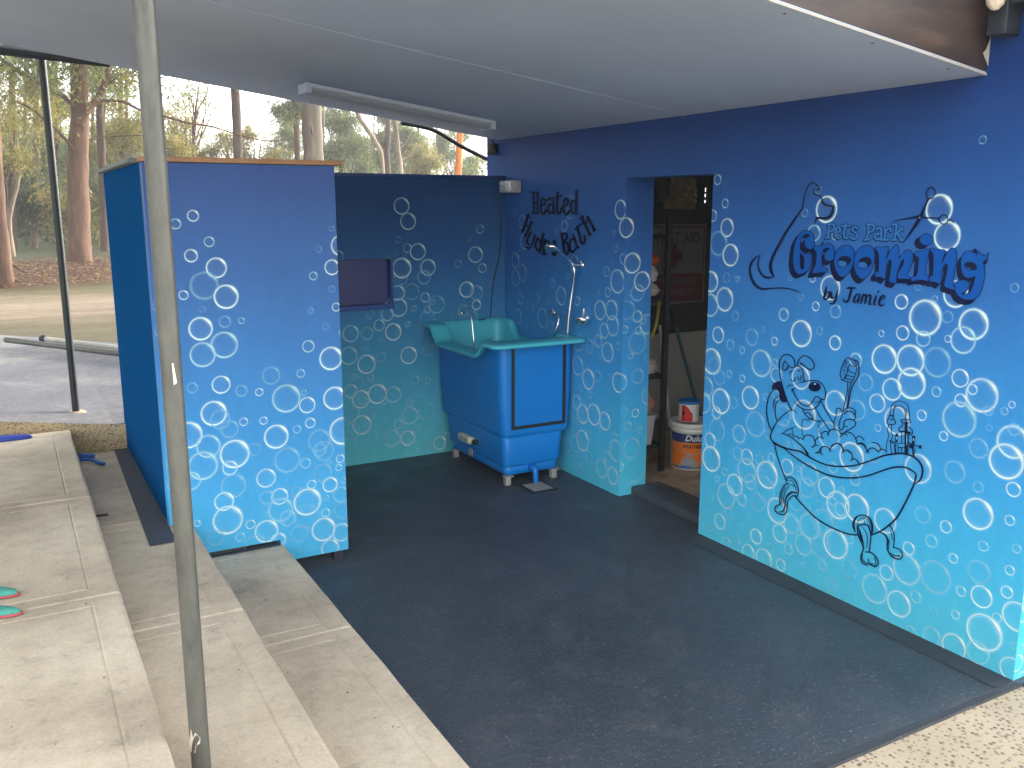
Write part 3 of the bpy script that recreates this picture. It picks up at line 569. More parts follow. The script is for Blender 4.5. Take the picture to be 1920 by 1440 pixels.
def mural(name, data, to3, n_out, parent, clamp):
    """one mesh of painted rings a fraction of a millimetre proud of the plaster"""
    V = []; F = []; C = []; done = []
    for ox, oy, sc, L in data:
        for cx, cy, r, s in L:
            px, py = ox+cx/sc, oy+cy/sc; rp = r/sc
            if any((px-a)**2+(py-b)**2 < (rp*.35+1.5)**2 and abs(rp-c) < .3*rp+1 for a, b, c in done): continue
            done.append((px, py, rp))
            c3 = to3(px, py); rad = (to3(px, py-rp)-c3).length
            i = len(done); off = .0008+.000006*i
            u = UDIR[name]; seg = 30 if rp < 12 else 46
            st = s/9
            wf = 1.0 if rp > 14 else 1.35
            rho = [.0, .60, .78, 1-.15*wf, 1-.085*wf, 1-.035*wf, 1.0, 1.0+.045*wf, 1+.14*wf]
            base = [.012, .025, .06, .18, .50, .95, .88, .36, .0]
            n0 = len(V)
            for q, (ro, al) in enumerate(zip(rho, base)):
                for k in range(seg):
                    th = 2*math.pi*k/seg
                    dx, dz = math.cos(th), math.sin(th)
                    hl = math.exp(-((th-R(42))**2)/(2*.32**2)); lo = math.exp(-((th-R(250))**2)/(2*.7**2))
                    if th > math.pi: hl += math.exp(-((th-2*math.pi-R(42))**2)/(2*.32**2))
                    A = al*(.70+.35*lo+.25*hl)
                    if q in (2, 3, 4): A += hl*(.18, .42, .62)[q-2]
                    if q in (7, 8): A += hl*(.25, .10)[q-7]
                    A = A*(.22+.74*st**1.1)
                    rr = rad*ro*(1+.0*hl)
                    p = c3+u*(dx*rr)+Vector((0, 0, dz*rr))
                    p = clamp(p); V.append(p+n_out*off)
                    ty = hl*.5
                    if s >= 7: cc = (.68+.2*ty, .96, 1.0-.14*ty)
                    elif s >= 5: cc = (.50, .87, .95-.10*ty)
                    else: cc = (.36, .74, .90)
                    C.append((*cc, min(1, A)))
            for q in range(len(rho)-1):
                for k in range(seg):
                    k2 = (k+1) % seg; f = (n0+q*seg+k, n0+(q+1)*seg+k, n0+(q+1)*seg+k2, n0+q*seg+k2)
                    P = [V[j] for j in f]
                    if ((P[2]-P[0]).cross(P[3]-P[1])).length < 1e-9: continue
                    F.append(f)
    me = bpy.data.meshes.new('bubble_mural'); me.from_pydata([tuple(v) for v in V], [], F)
    ca = me.color_attributes.new('Col', 'FLOAT_COLOR', 'POINT'); ca.data.foreach_set('color', np.array(C, 'f').ravel())
    me.materials.append(M['bubble']); me.update(); o = bpy.data.objects.new('bubble_mural', me); return link(o, parent)
UDIR = {'P': Vector((1, 0, 0)), 'B': Vector((1, 0, 0)), 'R': Vector((0, -1, 0)), 'V': Vector((1, 0, 0)), 'E': Vector((1, 0, 0))}
def cl_rect(ax, lo, hi, zlo, zhi, hole=None):
    def f(p):
        p = p.copy(); p[ax] = min(hi, max(lo, p[ax])); p.z = min(zhi, max(zlo, p.z))
        if hole:
            a0, a1, z0, z1 = hole
            if a0 < p[ax] < a1 and z0 < p.z < z1:
                d = [(p[ax]-a0, 0), (a1-p[ax], 1), (p.z-z0, 2), (z1-p.z, 3)]; k = min(d)[1]
                if k == 0: p[ax] = a0
                elif k == 1: p[ax] = a1
                elif k == 2: p.z = z0
                else: p.z = z1
        return p
    return f
def cl_R(p):
    p = p.copy(); p.y = min(6.0, max(NY, p.y)); p.z = max(.003, p.z)
    if DN < p.y < DF and p.z < DT:
        p.y = DN if p.y < 4.0 else DF
    return p
def cl_P(p):
    p = p.copy(); p.x = min(PX1-.001, max(PX0, p.x)); zl = .334 if p.x < .65 else (.168 if p.x < 1.066 else .052); p.z = max(zl, p.z); return p
mural('P', BUB['P'], lambda x, y: ony(x, y, PY), Vector((0, -1, 0)), front, cl_P)
mural('B', BUB['B'], lambda x, y: ony(x, y, BY), Vector((0, -1, 0)), wallB, cl_rect(0, PX1, WX-.004, .003, 1.99, (RX0, RX1+.02, RZ0-.035, RZ1+.008)))
mural('R', BUB['R'], lambda x, y: onx(x, y, WX), Vector((-1, 0, 0)), wallR, cl_R)
mural('V', BUB['V'], lambda x, y: ony(x, y, DF), Vector((0, -1, 0)), wallR, cl_rect(0, WX+.001, WD-.001, .06, DT-.002))
BUB['E'] = [(1600,960,4.234,[(1345,810,60,8),(1330,1080,30,6),(1300,1200,60,8),(1400,700,90,8),(1330,1320,50,8)])]
mural('E', BUB['E'], lambda x, y: ony(x, y, NY), Vector((0, -1, 0)), wallR, cl_rect(0, WX+.001, 4.5, .003, 2.4))

# ================================================================== painted line work on the wall (traced strokes with their own widths)
class Art:
    def __init__(s, ox, oy, sc, X=WX): s.o = (ox, oy, sc, X)
    def p3(s, x, y, d): 
        ox, oy, sc, X = s.o; p = onx(ox+x/sc, oy+y/sc, X); p.x -= d; return p
LAY = {'k': .0036}
def stroke(m, art, pts, w=10, smooth=True, d=None):
    P = [(p[0], p[1], p[2] if len(p) > 2 else w) for p in pts]
    if smooth: P = catmull(P, 6)
    if d is None: LAY['k'] += .0000025; d = LAY['k']
    L = []; Rr = []
    for i, (x, y, ww) in enumerate(P):
        a = P[max(0, i-1)]; b = P[min(len(P)-1, i+1)]; tx, ty = b[0]-a[0], b[1]-a[1]; l = math.hypot(tx, ty) or 1
        nx, ny_ = -ty/l, tx/l; h = max(.3, ww)/2; L.append(art.p3(x+nx*h, y+ny_*h, d)); Rr.append(art.p3(x-nx*h, y-ny_*h, d))
    n = len(P); m.add(L+Rr, [(i, i+1, n+i+1, n+i) for i in range(n-1)])
    for (x, y, ww) in (P[0], P[-1]):
        h = max(.3, ww)/2
        if h < 1.5: continue
        LAY['k'] += .000001
        m.add([art.p3(x+math.cos(t*math.pi/5)*h, y+math.sin(t*math.pi/5)*h, d+.0000012) for t in range(10)], [tuple(range(10))])
def fill(m, art, outer, holes=(), smooth=True, d=None, dx=0, dy=0):
    if d is None: LAY['k'] += .000003; d = LAY['k']
    loops = [catmull_closed(l, 4) if smooth else l for l in [outer, *holes]]
    tri = tessellate_polygon([[Vector((x, y, 0)) for x, y in l] for l in loops])
    fl = [p for l in loops for p in l]; m.add([art.p3(x+dx, y+dy, d) for x, y in fl], [tuple(t) for t in tri])
def ell(cx, cy, rx, ry, rot=0, n=24):
    c, s_ = math.cos(R(rot)), math.sin(R(rot))
    return [(cx+rx*math.cos(a)*c-ry*math.sin(a)*s_, cy+rx*math.cos(a)*s_+ry*math.sin(a)*c) for a in [2*math.pi*k/n for k in range(n)]]
nv = MB(); bl = MB(); b2 = MB(); gl = MB()
A1 = Art(1470, 400, 9.6); A2 = Art(1620, 420, 8.0); A7 = Art(1520, 395, 7.58)
Gs = [(430,310),(490,325),(535,375),(555,450),(560,540),(545,615),(500,640),(440,635),(395,590),(380,520),(400,455),(445,425),(478,402),(455,375),(410,372),(360,400),(325,460),(305,550),(300,640),(300,760),(298,860),(305,960),(330,1005),(355,1005),(370,960),(378,860),(372,790),(352,765),(328,742),(332,720),(420,735),(520,738),(502,800),(490,900),(480,990),(455,1030),(400,1060),(330,1090),(270,1090),(220,1050),(190,980),(172,880),(175,780),(190,640),(215,520),(260,420),(320,340),(370,312)]
rs_ = [(565,580),(625,588),(675,575),(700,560),(715,575),(760,545),(820,540),(880,580),(912,650),(915,740),(900,820),(840,855),(780,850),(745,810),(740,760),(760,700),(800,660),(825,635),(805,620),(760,625),(720,660),(700,720),(690,800),(695,900),(705,955),(790,1000),(770,1060),(700,1065),(600,1072),(525,1078),(540,1000),(575,940),(590,850),(598,740),(588,680),(560,665)]
o1 = [(1120,572),(1200,585),(1255,640),(1275,730),(1265,840),(1240,950),(1200,1040),(1140,1110),(1080,1145),(1020,1130),(965,1060),(930,970),(915,870),(925,770),(960,680),(1010,620),(1060,585)]
h1 = [(1110,768),(1180,785),(1215,830),(1205,880),(1160,930),(1100,965),(1040,965),(990,940),(970,890),(990,830),(1040,785)]
o2 = [(1520,582),(1590,600),(1635,670),(1645,780),(1630,890),(1595,1000),(1545,1090),(1470,1165),(1410,1180),(1350,1140),(1300,1060),(1275,960),(1270,860),(1290,750),(1330,670),(1390,615),(1450,588)]
h2 = [(1480,788),(1545,800),(1585,850),(1575,910),(1530,960),(1470,990),(1400,990),(1350,965),(1335,915),(1360,860),(1410,810)]
ms = [(180,345),(260,347),(380,340),(362,420),(345,530),(390,430),(440,350),(490,312),(520,330),(535,400),(535,520),(580,450),(640,395),(690,390),(730,420),(745,490),(735,570),(710,650),(665,745),(652,770),(700,795),(700,825),(620,820),(530,820),(510,790),(530,720),(580,640),(610,560),(600,530),(570,560),(530,660),(500,760),(495,850),(488,890),(430,880),(385,855),(400,760),(415,640),(420,560),(400,535),(370,580),(340,680),(325,780),(325,830),(260,795),(175,785),(190,710),(225,715),(235,600),(228,440),(205,400),(185,390)]
is_ = [(780,415),(870,410),(985,370),(975,480),(945,600),(935,700),(940,750),(975,775),(975,855),(900,840),(820,840),(720,855),(735,790),(790,780),(815,700),(830,560),(828,500),(785,480)]
ns = [(1015,360),(1100,380),(1230,395),(1205,480),(1172,600),(1230,480),(1290,380),(1340,358),(1385,385),(1400,460),(1385,600),(1365,740),(1350,860),(1355,930),(1392,962),(1375,990),(1290,965),(1215,930),(1230,820),(1260,700),(1260,610),(1235,600),(1200,650),(1170,760),(1160,880),(1140,900),(1080,870),(1000,860),(1000,780),(1040,770),(1050,640),(1050,480),(1040,430),(1015,420)]
gs = [(1610,405),(1690,450),(1705,470),(1712,400),(1760,440),(1820,472),(1875,430),(1860,520),(1840,568),(1795,565),(1815,640),(1820,760),(1800,880),(1770,990),(1720,1080),(1650,1130),(1560,1135),(1470,1110),(1410,1060),(1375,990),(1370,910),(1410,860),(1480,840),(1550,850),(1590,900),(1580,960),(1530,1010),(1480,1040),(1490,1058),(1540,1060),(1600,1020),(1640,940),(1665,850),(1680,780),(1640,800),(1580,810),(1520,785),(1480,720),(1465,630),(1470,520),(1500,450),(1550,412)]
hg = [(1600,570),(1670,590),(1700,640),(1690,680),(1640,690),(1570,675),(1530,640),(1520,600),(1550,575)]
L = [(A1,Gs,[],-72,72,14),(A1,rs_,[],-75,78,14),(A1,o1,[h1],-72,76,14),(A1,o2,[h2],-72,80,14),(A2,ms,[],-62,66,12),(A2,ell(945,235,100,86),[],-78,52,12),(A2,is_,[],-62,62,12),(A2,ns,[],-62,66,12),(A2,gs,[hg],-62,72,12)]
for k in range(14):
    for art, o_, h_, dx, dy, w_ in L: fill(nv, art, o_, h_, dx=dx*(k+1)/14, dy=dy*(k+1)/14)
for art, o_, h_, dx, dy, w_ in L:
    for lp in [o_, *h_]:
        c_ = catmull_closed(lp, 4); stroke(nv, art, c_+[c_[0]], w_*1.15, False)
        stroke(nv, art, [(x+dx, y+dy) for x, y in c_+[c_[0]]], w_*.7, False)
LAY['k'] += .0001
for art, o_, h_, dx, dy, w_ in L: fill(bl, art, o_, h_)
LAY['k'] += .0001
for art, o_, h_, dx, dy, w_ in L:
    for lp in [o_, *h_]:
        c_ = catmull_closed(lp, 4); stroke(nv, art, c_+[c_[0]], w_*.55, False)
# spikes on r and g
fill(nv, A1, [(650,560),(690,535),(722,478),(722,540),(708,575)], smooth=False); fill(nv, A2, [(1620,405),(1680,362),(1715,405),(1705,470),(1680,440)], smooth=False)
fill(nv, A2, [(1800,560),(1855,520),(1882,425),(1868,540),(1845,600),(1812,612)], smooth=False)
# small lettering above
small = [[(275,190),(266,290),(250,385)],[(262,195),(330,195),(345,232),(328,280),(275,298)],[(222,388),(285,380)],
 [(375,312),(425,288),(418,240),(382,245),(362,300),(366,362),(400,392),(438,376)],[(508,188),(492,280),(482,352),(510,392),(545,372)],[(455,222),(575,212)],
 [(675,246),(625,236),(600,272),(640,305),(675,345),(650,395),(600,397),(578,372)],
 [(832,195),(828,300),(805,410)],[(815,200),(890,200),(912,240),(890,290),(835,308)],[(772,415),(840,406)],
 [(945,262),(990,245),(1018,290),(1010,400)],[(1010,330),(950,330),(920,370),(950,405),(1005,398)],[(1000,408),(1030,412)],
 [(1062,258),(1070,330),(1058,410)],[(1068,310),(1100,262),(1142,258),(1150,292)],[(1030,416),(1108,410)],
 [(1235,185),(1222,300),(1198,410)],[(1228,330),(1272,290),(1302,245),(1318,270)],[(1242,328),(1275,372),(1305,418)],[(1172,415),(1222,412)],[(1285,420),(1330,412)],[(1180,200),(1240,192)]]
for s_ in small: stroke(nv, A7, s_, 46); stroke(nv, A7, [(x-6, y+8) for x, y in s_], 44)
LAY['k'] += .00005
for s_ in small: stroke(b2, A7, s_, 31)
blk = [[(245,1055,4),(225,1120,22),(208,1200,26),(202,1250,26),(225,1258,20),(262,1232,20),(282,1172,24),(265,1150,14),(232,1180,6)],
 [(308,1150,14),(303,1200,26),(315,1245,22),(352,1225,10)],[(395,1130,10),(378,1200,26),(358,1275,26),(325,1322,20),(280,1315,12)],
 [(515,1108,8),(560,1098,26),(650,1098,14)],[(592,1110,20),(570,1190,28),(545,1270,26),(510,1297,20),(475,1275,16),(480,1248,10)],
 [(705,1195,12),(665,1192,18),(632,1240,26),(622,1290,22),(645,1302,14),(685,1250,8)],[(712,1185,14),(692,1260,28),(680,1312,16)],
 [(755,1190,16),(738,1260,26),(722,1318,16)],[(738,1240,8),(782,1192,20),(798,1215,26),(785,1310,22)],[(795,1240,8),(845,1198,20),(862,1225,26),(845,1325,22),(882,1325,8)],
 [(945,1205,16),(925,1270,26),(908,1330,20),(940,1335,8)],[(985,1135,8),(965,1158,20)],
 [(992,1272,10),(1060,1238,14),(1050,1208,18),(1012,1222,22),(985,1290,28),(995,1345,24),(1035,1345,14),(1065,1308,6)]]
bk = MB()
for s_ in blk: stroke(bk, A7, [(p[0], p[1], p[2]*1.3) for p in s_])
# dog outline emblem
A8 = Art(1395, 330, 6.26)
for s_ in [[(678,1384,2),(600,1340,8),(480,1315,12),(340,1318,14),(230,1325,22),(150,1290,26),(95,1200,26),(75,1100,22),(95,1020,20),(140,960,16),(200,928,5)],
 [(200,928,4),(178,980,12),(170,1040,17),(188,1110,19),(230,1170,20),(285,1193,22),(345,1185,12),(366,1186,4)],
 [(366,1186,4),(332,1130,30),(318,1050,32),(345,950,28),(410,820,26),(500,660,24),(600,510,20),(693,385,14)],
 [(693,385,13),(705,280,12),(740,160,12),(790,85,12),(815,70,11)],[(815,70,12),(860,105,13),(903,145,12)],[(903,145,12),(880,158,9),(825,153,8)],[(825,153,8),(827,180,9),(835,210,12),(880,225,12),(918,255,14),(932,310,18),(975,345,18),(1020,350,18),(1060,358,16)],
 [(1058,358,14),(1048,410,22),(1020,470,24),(950,498,24),(870,490,20),(860,486,12)],[(866,490,16),(850,520,14),(830,578,3)]]: stroke(nv, A8, [(p[0], p[1], p[2]*1.2) for p in s_])
AI = Art(1600, 320, 4.0)
for s_ in [[(290,379,1),(400,362,12),(480,348,22),(525,335,16)],[(520,352,14),(650,357,8)],[(373,554,1),(430,470,16),(490,380,26),(525,310,22),(570,208,10)]]: stroke(nv, AI, s_, smooth=False)
for e_ in (ell(682,366,33,35), ell(585,168,33,43,15)): stroke(nv, AI, e_+[e_[0]], 9, False)
stroke(nv, AI, [(714,372),(735,368),(750,375),(757,390)], 9); fill(gl, AI, ell(503,352,4,5))
# the dog in the bathtub
AD = Art(1430, 650, 7.2); AT = Art(1560, 660, 7.2); AB = Art(1430, 830, 6.0)
D = [([(445,265),(440,200),(400,130),(340,105),(285,120),(245,180),(232,260),(240,360),(255,450),(285,560),(330,700),(380,820),(400,850)],11),
([(445,268),(420,282),(380,272),(330,220),(305,190)],10),([(305,190),(288,240),(280,290),(300,320),(330,290),(355,262)],9),([(330,292),(322,328)],6),([(358,282),(345,312)],6),
([(478,248),(490,190),(530,140),(580,122),(650,155),(700,220),(700,280),(660,310),(610,290),(560,250),(525,212)],11),([(522,212),(530,240)],8),
([(450,265),(490,262),(530,285),(553,330),(556,400),(572,468)],10),([(372,362),(390,335),(418,325)],9),([(482,325),(512,320)],10),
([(395,440),(415,465),(440,460),(448,418)],9),([(485,403),(495,440),(520,450),(530,388)],9),
([(482,496,4),(560,472,10),(640,458,10),(740,458,10),(800,490,10),(845,560,10),(858,630,10),(852,690,10),(838,715,10)],10),([(838,715),(790,700),(745,670),(715,685),(690,730),(650,780),(610,800),(560,788),(500,740),(450,660),(412,583)],11),
([(388,603,4),(410,580,14),(442,562,10)],10),([(338,562,3),(360,525,9),(415,515,5)],8),([(425,735,5),(480,790,10),(550,838,11),(620,853,11),(700,835,11),(760,780,11),(800,712,10)],10),([(718,752),(775,738)],7),
([(160,588,6),(105,640,11),(75,730,12),(62,850,12),(70,960,12),(95,1060,12),(132,1142,11)],11),([(240,660,4),(180,700,10),(160,760,12),(148,845,3)],9),([(238,722,4),(195,752,10),(178,850,12),(185,940,12),(205,1012,10)],10),
([(472,912,3),(440,868,9),(400,852,10),(340,880,10),(260,950,11),(190,1030,12),(135,1140,13),(115,1210,13),(130,1260,13),(180,1300,13),(280,1350,13),(400,1390,14),(500,1405,12),(560,1432,10)],11),
([(248,1166,5),(320,1185,10),(400,1225,11),(480,1290,10),(540,1340,11),(600,1410,12),(625,1450,12)],11),([(288,1168,8),(330,1130,9),(400,1100,8),(462,1074,4)],8),([(402,1100),(412,1140),(425,1190)],6),
([(720,825,5),(770,920,9),(840,1020,10),(912,1124,9)],9),([(792,722,8),(850,840,10),(910,940,10),(965,1030,8),(988,1095,7)],9),
([(550,853),(575,900),(620,950),(680,985),(740,1000),(800,1000)],9),([(580,900),(625,892),(665,928),(692,978)],9),([(552,1200,5),(540,1100,6),(538,1030,6),(560,980,6),(605,982,6),(622,1000,6)],6),([(622,1000),(650,970),(690,972)],6),
([(345,1190),(375,1175),(412,1188),(435,1215)],8),([(435,1215),(470,1208),(497,1242)],8),([(497,1240),(530,1233),(552,1262)],8),([(550,1255),(575,1205),(630,1190),(690,1215),(718,1290),(712,1330),(680,1360)],10),([(712,1330),(752,1332)],7),
([(718,1275),(750,1228),(800,1220),(828,1242)],9),([(800,1180),(840,1145),(885,1150),(902,1188)],9),([(888,1192),(900,1150),(940,1120),(990,1115),(1040,1140),(1062,1168),(1100,1170)],10),([(1050,1216),(1100,1170),(1150,1150),(1210,1170),(1260,1230),(1290,1312)],10),([(1100,1170),(1130,1178),(1152,1200)],8),
([(1270,1232),(1310,1205),(1350,1225),(1378,1262)],9),([(1290,1312),(1340,1295),(1390,1330),(1422,1405)],9),([(795,1425),(800,1370),(850,1345),(900,1365),(922,1412)],9),([(920,1375),(960,1320),(1030,1305),(1080,1340),(1102,1402)],10),([(740,1432),(795,1422)],8),([(1095,1412),(1140,1395),(1192,1432)],9),
([(1078,882),(1060,840),(1022,830),(1000,870),(1003,930),(983,980),(970,1050),(992,1104)],9),([(1108,862),(1150,828),(1220,832),(1260,870),(1262,912)],10),([(1112,905),(1150,872),(1220,880),(1258,930),(1252,985)],11),([(1108,1012),(1150,980),(1230,985),(1265,1020),(1250,1070),(1190,1110),(1135,1140),(1110,1180)],11),([(1105,1030),(1112,1070),(1152,1078)],8),
([(1155,485),(1155,580),(1130,700),(1098,850),(1085,920),(1058,980),(1040,1060),(1055,1122),(1090,1105),(1108,1050),(1110,1000)],10),([(1205,495),(1180,580),(1165,700),(1150,822)],8),([(1240,175),(1290,200),(1310,290),(1300,390),(1250,480),(1210,560),(1185,680),(1162,822)],12),([(1242,178),(1275,240),(1275,330),(1240,430),(1205,495)],8),
([(1080,450),(1130,465),(1212,486)],9),([(1080,450),(1068,412),(1055,372),(1066,322),(1072,280),(1095,240),(1108,200),(1140,160),(1180,150),(1240,178)],9),([(1180,240),(1160,320),(1140,380),(1100,446)],8),([(1180,240),(1268,270)],8),([(1160,322),(1262,362)],8),([(1140,382),(1246,412)],8),([(1112,425),(1228,450)],8),([(1182,158),(1225,210),(1268,268)],7)]
def wid(s_, k): return [(p[0], p[1], p[2]*k) if len(p) > 2 else p for p in s_]
for s_, w_ in D: stroke(nv, AD, wid(s_, 1.3), w_*1.3)
zz = [(800,1000),(752,1022),(812,1046),(748,1066),(802,1116),(778,1132),(800,1182),(812,1238)]; stroke(nv, AD, zz, 9, False)
fill(nv, AD, ell(712,540,82,65,5)); LAY['k'] += .00005; fill(gl, AD, ell(716,502,16,11))
fill(nv, AD, [(255,470),(215,465),(160,490),(135,540),(145,582),(200,580),(230,620),(240,700),(270,745),(310,750),(338,735),(305,640),(275,540)])
rr_ = random.Random(3)
for i in range(46):
    x = 1072+rr_.random()*90; y = 175+rr_.random()*235
    if x-1072 < (y-400)*-.18*-1*0: continue
    if not (1066+max(0, (240-y))*.35 < x < 1172-max(0, y-300)*.35): continue
    stroke(nv, AD, [(x, y), (x+5+rr_.random()*8, y+12+rr_.random()*8)], 5, False)
T = [([(795,848),(810,740),(860,680),(930,660),(1000,685),(1045,750),(1055,850),(1050,910)],8),([(835,850),(850,760),(900,725),(960,735),(995,790),(1003,850),(1000,905)],9),([(870,715),(850,745)],8),([(1015,760),(1022,860)],7),
([(785,850),(780,890),(755,920),(758,962),(800,975),(860,968),(862,920),(835,890),(840,852)],10),([(795,855),(840,862)],14),([(800,920),(815,900),(835,925)],9),
([(780,985),(760,1040),(775,1130),(747,1240),(745,1360)],8),([(815,980),(812,1080),(830,1140),(802,1220),(812,1360)],8),
([(950,905),(945,940),(1000,955),(1062,952),(1072,930),(1048,905)],9),([(960,915),(1040,915)],10),([(960,960),(955,1000),(918,1020),(915,1060),(960,1078),(1000,1060)],10),([(1040,1010),(1085,1040),(1100,1090),(1070,1118),(1045,1090)],10),([(1012,955),(1010,1372)],34),([(930,1070),(1070,1085)],18),
([(952,1080),(950,1225)],8),([(948,1300),(948,1365)],8),([(1045,1100),(1036,1375)],9),
([(885,1115),(880,1200)],28),([(790,1196),(870,1226)],12),([(792,1214),(865,1252)],7),([(905,1232),(1000,1228)],8),([(905,1278),(935,1290),(1000,1288)],10),([(860,1262),(865,1352)],16),([(905,1276),(902,1345),(880,1372)],9),
([(1113,1150),(1108,1240)],30),([(1112,1250),(1198,1278)],12),([(1100,1275),(1106,1385)],16),([(1132,1300),(1120,1392),(1100,1388)],8),([(1040,1222),(1078,1245),(1055,1270),(1085,1295)],14)]
for s_, w_ in T: stroke(nv, AT, s_, w_*1.2)
e_ = ell(884,1240,16,25); stroke(nv, AT, e_+[e_[0]], 7, False); fill(nv, AT, ell(1095,1265,28,38)); fill(nv, AT, ell(1202,1280,20,26)); fill(nv, AT, ell(1113,1145,24,20)); fill(nv, AT, ell(885,1118,22,18))
LAY['k'] += .00008; fill(gl, AT, ell(886,1160,8,20)); fill(gl, AT, ell(1112,1180,7,20)); fill(gl, AT, ell(1020,1180,4,80))
Bt = [([(130,0,18),(220,45,18),(320,75,16),(430,100,14),(540,165,14),(650,220,13),(760,255,14),(870,265,15),(1000,260,15),(1120,235,15),(1250,190,15),(1370,145,16),(1480,125,18),(1580,120,18),(1680,145,18),(1760,200,18),(1805,280,18),(1800,370,17),(1770,430,15),(1718,458,8)],14),
([(240,55,6),(330,130,11),(450,215,13),(590,295,14),(740,360,15),(870,388,15),(1020,395,15),(1170,375,15),(1310,330,15),(1440,285,16),(1550,270,17),(1640,285,16),(1720,335,12),(1736,362,12)],14),([(1736,362),(1728,400),(1716,455)],15),
([(1716,452,16),(1670,560,18),(1600,700,18),(1510,850,18),(1400,950,16),(1320,1000,16),(1225,1038,14)],16),([(368,598,12),(460,700,13),(600,840,14),(760,940,14),(920,1010,14),(1000,1030,14),(1078,1036,14)],13),([(138,5),(165,120),(210,260),(272,425)],9),
([(410,0),(470,60),(510,130),(548,172)],11),([(560,50),(600,25),(630,35)],7),([(598,0),(600,28)],6),([(600,115),(640,104),(682,132)],8),([(640,105),(660,60),(710,40),(762,68),(768,100)],9),([(766,75),(800,25),(840,8),(890,30),(914,84)],9),([(905,112),(950,80),(1000,108),(1018,150),(1014,192)],9),([(1000,200),(1040,180),(1080,210),(1096,242)],9),
([(1072,15),(1130,15),(1165,50),(1185,102)],9),([(1165,102),(1205,112)],7),([(1190,96),(1220,60),(1270,65),(1312,104)],9),([(1308,98),(1350,70),(1396,92)],9),([(1240,-4),(1300,8),(1330,50),(1333,88)],9),
([(278,442),(280,400),(310,385),(360,410),(395,470),(410,540),(400,598),(372,592)],10),([(290,425),(330,422),(370,480),(390,560)],6),([(300,455),(250,480),(215,550),(200,640),(205,702)],11),([(205,695),(155,715),(148,760),(200,802),(250,806),(280,770),(285,690),(300,640),(352,592)],11),
([(262,495),(228,580),(216,682)],7),([(310,478),(258,560),(236,692)],7),([(395,568,6),(340,555,18),(290,592,20),(264,650,12),(256,730,14),(232,772,14),(188,776,4)],12),([(330,470),(380,500)],7),([(160,735),(185,722)],5),
([(1050,1002,10),(1030,930,22),(1045,860,20),(1090,820,12),(1150,815,12),(1210,850,16),(1240,920,20),(1240,1000,20),(1222,1030,8)],14),([(1078,985),(1072,920),(1100,862),(1150,842),(1200,878),(1226,950)],6),([(1075,965,16),(1090,930,14),(1140,918,12),(1190,930,14),(1218,985,14)],12),([(1150,845),(1155,915)],5),
([(1080,960,14),(1082,1030,14),(1120,1120,14),(1143,1180,14),(1130,1230,12),(1112,1290,12),(1130,1350,13),(1188,1378,12)],12),([(1218,980),(1226,1060),(1216,1150),(1210,1226)],11),([(1130,942,4),(1180,1030,8),(1185,1120,8),(1172,1192,4)],7),([(1095,965,6),(1115,1050,24),(1150,1150,4)],14),
([(1172,1226),(1230,1235),(1290,1290),(1310,1350),(1280,1392),(1240,1380),(1205,1360)],12),([(1130,1250),(1130,1308),(1172,1350),(1202,1345),(1195,1300)],9),([(1205,1358),(1252,1360)],9),([(1262,1285),(1282,1330),(1268,1382)],8),
([(1440,930),(1480,1000),(1490,1080),(1480,1178)],10),([(1318,1000,5),(1380,1030,14),(1415,1090,18),(1410,1180,14),(1440,1250,14),(1500,1300,14),(1560,1303,13),(1582,1260,12),(1550,1200,11),(1480,1175,9)],12),([(1450,985),(1470,1090)],7),([(1432,1090),(1428,1195)],7),([(1450,1240,6),(1500,1270,9),(1552,1270,14)],9)]
for s_, w_ in Bt: stroke(nv, AB, wid(s_, 1.15), w_*1.2)
LAY['k'] += .0001
nv.build('navy_line_painting', M['navy'], wallR, fix=False); bl.build('large_lettering', M['letter'], wallR, fix=False); b2.build('small_lettering', M['letter2'], wallR, fix=False)
bk.build('script_lettering', M['navy'], wallR, fix=False); gl.build('paint_glints', M['glint'], wallR, fix=False)
